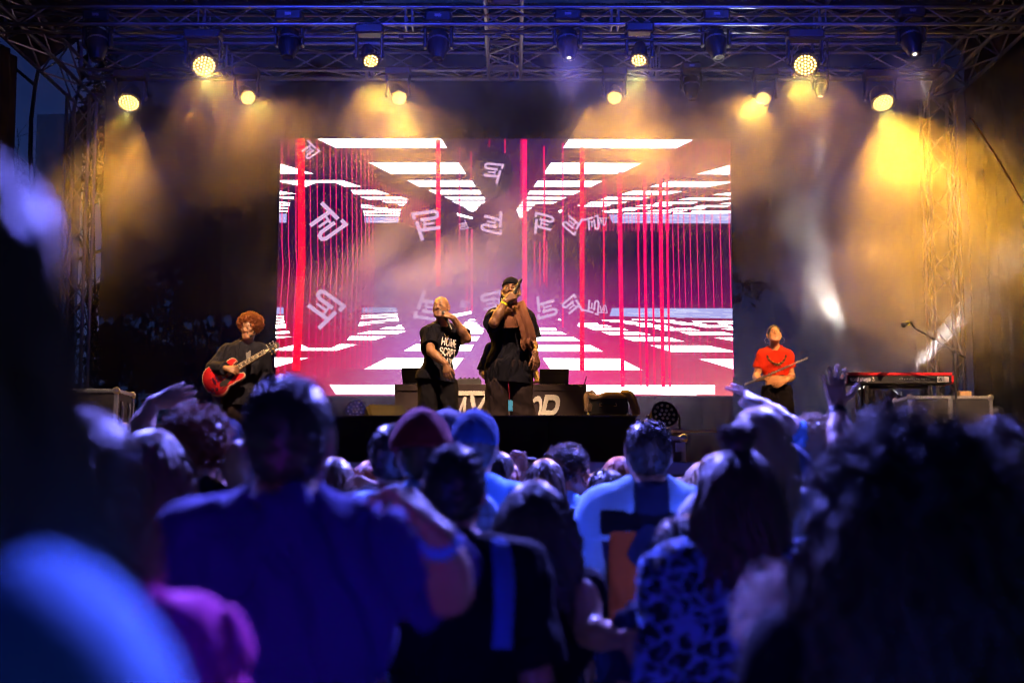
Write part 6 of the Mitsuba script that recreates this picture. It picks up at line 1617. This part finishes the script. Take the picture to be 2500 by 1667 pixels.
wb = crowd('woman with hair pinned up and bright blue glasses at the left', 497, 1068, 640, yaw=-.5, shirt='tee_blue', skin='skin_fair', hair=short('hair_black', .018), seed=95)
part(wb.key, 'hair_bun', trimesh.creation.icosphere(3, .05).apply_scale([1, 1, .8]).apply_translation(wb.hp(-.01, -.06, .115)), 'hair_black', True)
part(wb.key, 'glasses', cat([tube(wb.hp(.082, -.015, .02), wb.hp(.070, .085, .012), .0045, 6), tube(wb.hp(-.082, -.015, .02), wb.hp(-.070, .085, .012), .0045, 6), tube(wb.hp(.070, .086, .012), wb.hp(-.070, .086, .012), .004, 6), tube(wb.hp(.082, -.015, .02), wb.hp(.078, -.05, -.07), .0045, 6)]), mat('glasses_blue', (0.03, 0.30, 0.75), .3), True)
crowd('bald man in a blue shirt half hidden by the broad man in blue', 602, 1050, 660, shirt='tee_blue', skin='skin_fair', sleeve=.8)
crowd('woman with long brown hair right of the broad man in blue', 818, 1108, 520, shirt='cotton_black', hair=long_('hair_brown', .36, 200, seed=96), skin='skin_fair')
rr = crowd('woman with a rounded bob of reddish hair holding one hand to her head', 905, 1118, 500, shirt='cotton_black', hair=long_('hair_auburn', .15, 220, seed=97, vol=.03), skin='skin_fair', h=.009,
           world=dict(eL=P(930, 1260, 6.8), wL=P(915, 1190, 6.62)), hands={'L': dict(d=(-.75, .1, .3), n=(.2, -.5, -.7), pose='claw')})
crowd('man with short dark hair and a black shirt left of the maroon cap', 957, 1026, 610, shirt='cotton_black', hair=short('hair_black', .012), skin='skin_mid')
mb = crowd('man in a maroon flat cap and a light blue plaid shirt', 1030, 1007, 690, shirt='plaid_shirt', skin='skin_mid', fat=1.12, wide=1.05, sleeve=.9, hair=lambda p: (p.hat_dome('cap_maroon', 'flat_cap', .045, grow=.030, low=.0, tilt=-.12, rough=.010), p.hair_cap('hair_black', .008, front=0)))
gc = crowd('person in a grey cap with a pale bill turned to the right', 1096, 1002, 600, yaw=-1.15, shirt='tee_white', skin='skin_mid', hair=lambda p: p.hat_dome('cap_grey', 'cap', .085, 'bill_pale', grow=.018, low=.016))
crowd('man in a navy cap and a light blue t-shirt right of the grey cap', 1160, 1001, 610, shirt='tee_lightblue', skin='skin_mid', fat=1.05, hair=lambda p: (p.hat_dome('cap_navy', 'cap', .07, grow=.017, low=.004), p.hair_cap('hair_black', .006)))
pw = crowd('laughing woman with black hair in profile in a purple knitted top', 1212, 1094, 460, yaw=-1.25, shirt='knit_pattern', skin='skin_fair', sleeve=1.7, h=.009, hair=long_('hair_black', .22, 240, seed=98), world=None)
pw.eyes()
cg = crowd('red-haired person with a raised hand holding a cigarette', 1240, 1124, 455, shirt='cotton_black', skin='skin_fair', hair=long_('hair_red', .18, 200, seed=99), h=.009,
           world=dict(eR=P(1290, 1215, 7.6), wR=P(1280, 1160, 7.5)), hands={'R': dict(d=(-.25, .1, .95), n=(-.6, -.7, 0), pose='claw')})
w, d, n, lat = cg.hands['R']
solo('cigarette', tube(w + d * .10 + np.array([-.005, -.02, 0]), w + d * .10 + np.array([.085, -.03, -.012]), .0042, 8), 'tee_white', 'white cigarette in the raised hand below the table', 'cigarette', True)
cm = crowd('bearded man with black curls in profile in a light blue t-shirt', 1392, 1090, 440, yaw=-1.0, head=(0, .12, 0), shirt='tee_lightblue', skin='skin_mid', h=.009, hair=lambda p: p.curls('hair_black', R=.103, n=330, seed=100, c=(0, -.028, .055), L=.035))
cm.eyes(); beard(cm, 'hair_black')
crowd('person with red brown hair just left of the man in the jersey', 1512, 1108, 440, shirt='tee_blue', skin='skin_fair', hair=long_('hair_auburn', .2, 200, seed=101))
crowd('person with brown hair and a pale blue shirt right of the man in the jersey', 1664, 1160, 470, shirt='tee_lightblue', skin='skin_fair', hair=short('hair_brown', .016))
crowd('short dark-haired person beside the leopard print blouse', 1668, 1248, 900, yaw=.3, shirt='navy', skin='skin_fair', hair=short('hair_black', .02, .008), fat=.9, wide=.9, tall=.02)
crowd('woman with long pale blond hair in front of the flute player', 1850, 982, 760, shirt='tee_white', skin='skin_fair', hair=long_('hair_blond', .36, 380, r=.0045, vol=.03, seed=103))
YA = 6.2
va = crowd('man with tousled blond hair raising an arm with two fingers spread', 1988, 1026, FPX / YA, shirt='tee_lightblue', skin='skin_fair', sleeve=.75, h=.008, hair=lambda p: p.curls('hair_blond', R=.102, n=420, seed=104, c=(0, -.02, .052), L=.045, coil=.7, amp=.02),
           world=dict(sL=P(1950, 1098, YA), eL=P(1912, 1034, YA - .12), wL=P(1866, 990, YA - .02)), hands={'L': dict(d=(-.90, .05, .45), n=(.1, .45, -.8), pose='vee', spread=.16)})
crowd('man in a dark blue cap seen from behind, right of the topknot', 1926, 1082, 690, shirt='tee_lightblue', skin='skin_mid', hair=lambda p: (p.hat_dome('cap_navy', 'cap', .07, grow=.014, low=.0), p.hair_cap('hair_black', .006)), fat=1.02)
YB = 5.4
hb = crowd('person behind the dark curls with a hand raised before the keyboard', 2130, 1085, FPX / YB, shirt='navy', skin='skin_mid', hair=short('hair_black'), h=.008,
           world=dict(sL=P(2075, 1180, YB), eL=P(2052, 1085, YB - .1), wL=P(2044, 998, YB)), hands={'L': dict(d=(-.05, .1, 1), n=(.2, .95, 0), pose='open', spread=.13)})
hb.band('L', 'black_plastic', r=.031, w=.024, at=.02, name='watch')
crowd('person with short curls at the right edge beyond the big dark curls', 2436, 1028, 720, shirt='navy', skin='skin_mid', hair=lambda p: p.curls('hair_brown', R=.11, n=330, seed=106, L=.035))
crowd('person at the right edge behind the short curls', 2505, 1085, 680, shirt='cotton_black', skin='skin_mid', hair=short('hair_brown', .02, .008))
# rows farther forward, mostly hidden
for i, (px, top, s, sh, hm, lb) in enumerate(((690, 1120, 430, 'tee_blue', 'hair_brown', 'man with brown hair between the bald man and the broad man in blue'), (1120, 1130, 430, 'tee_white', 'hair_black', 'dark-haired person in white below the singers'),
                                              (1330, 1140, 420, 'navy', 'hair_brown', 'brown-haired person in navy left of the bearded man'), (1450, 1150, 400, 'cotton_black', 'hair_black', 'black-haired person in black right of the bearded man'),
                                              (1755, 1130, 430, 'tee_blue', 'hair_darkblond', 'fair-haired person in blue behind the topknot'), (2250, 1120, 430, 'navy', 'hair_black', 'dark-haired person in navy hidden by the big curls'),
                                              (250, 1110, 500, 'navy', 'hair_brown', 'brown-haired person in navy at the far left near the flight case'), (2380, 1110, 480, 'tee_blue', 'hair_black', 'black-haired person in blue near the right flight case'))):
    crowd(lb, px, top, s, shirt=sh, hair=short(hm, .015), skin='skin_mid', h=.018)
for px, top, s, yaw, sh, hm, L, lb in ((770, 1128, 455, .3, 'navy', 'hair_auburn', .2, 'auburn-haired woman in navy behind the broad man in blue'), (1000, 1140, 440, 0, 'tee_white', 'hair_darkblond', 0, 'fair-haired man in white hidden behind the plaid shirt'),
                                       (1330, 1112, 470, -.2, 'cotton_black', 'hair_brown', .22, 'brown-haired woman in black between the cigarette and the bearded man'), (1480, 1138, 450, .2, 'tee_blue', 'hair_black', 0, 'dark-haired man in blue right beside the bearded man'),
                                       (1715, 1120, 500, 0, 'navy', 'hair_blond', .24, 'blond woman in navy left of the topknot'), (1755, 1095, 520, -.3, 'cotton_black', 'hair_brown', 0, 'brown-haired man in black close behind the topknot'),
                                       (560, 1120, 520, .1, 'cotton_black', 'hair_darkblond', .2, 'fair-haired woman in black beside the bald man'), (1075, 1118, 470, -.4, 'cotton_black', 'hair_auburn', .18, 'auburn-haired woman in black under the grey cap')):
    crowd(lb, px, top, s, yaw, shirt=sh, hair=long_(hm, L, 160, seed=int(px)) if L else short(hm, .014), skin='skin_fair', h=.017)
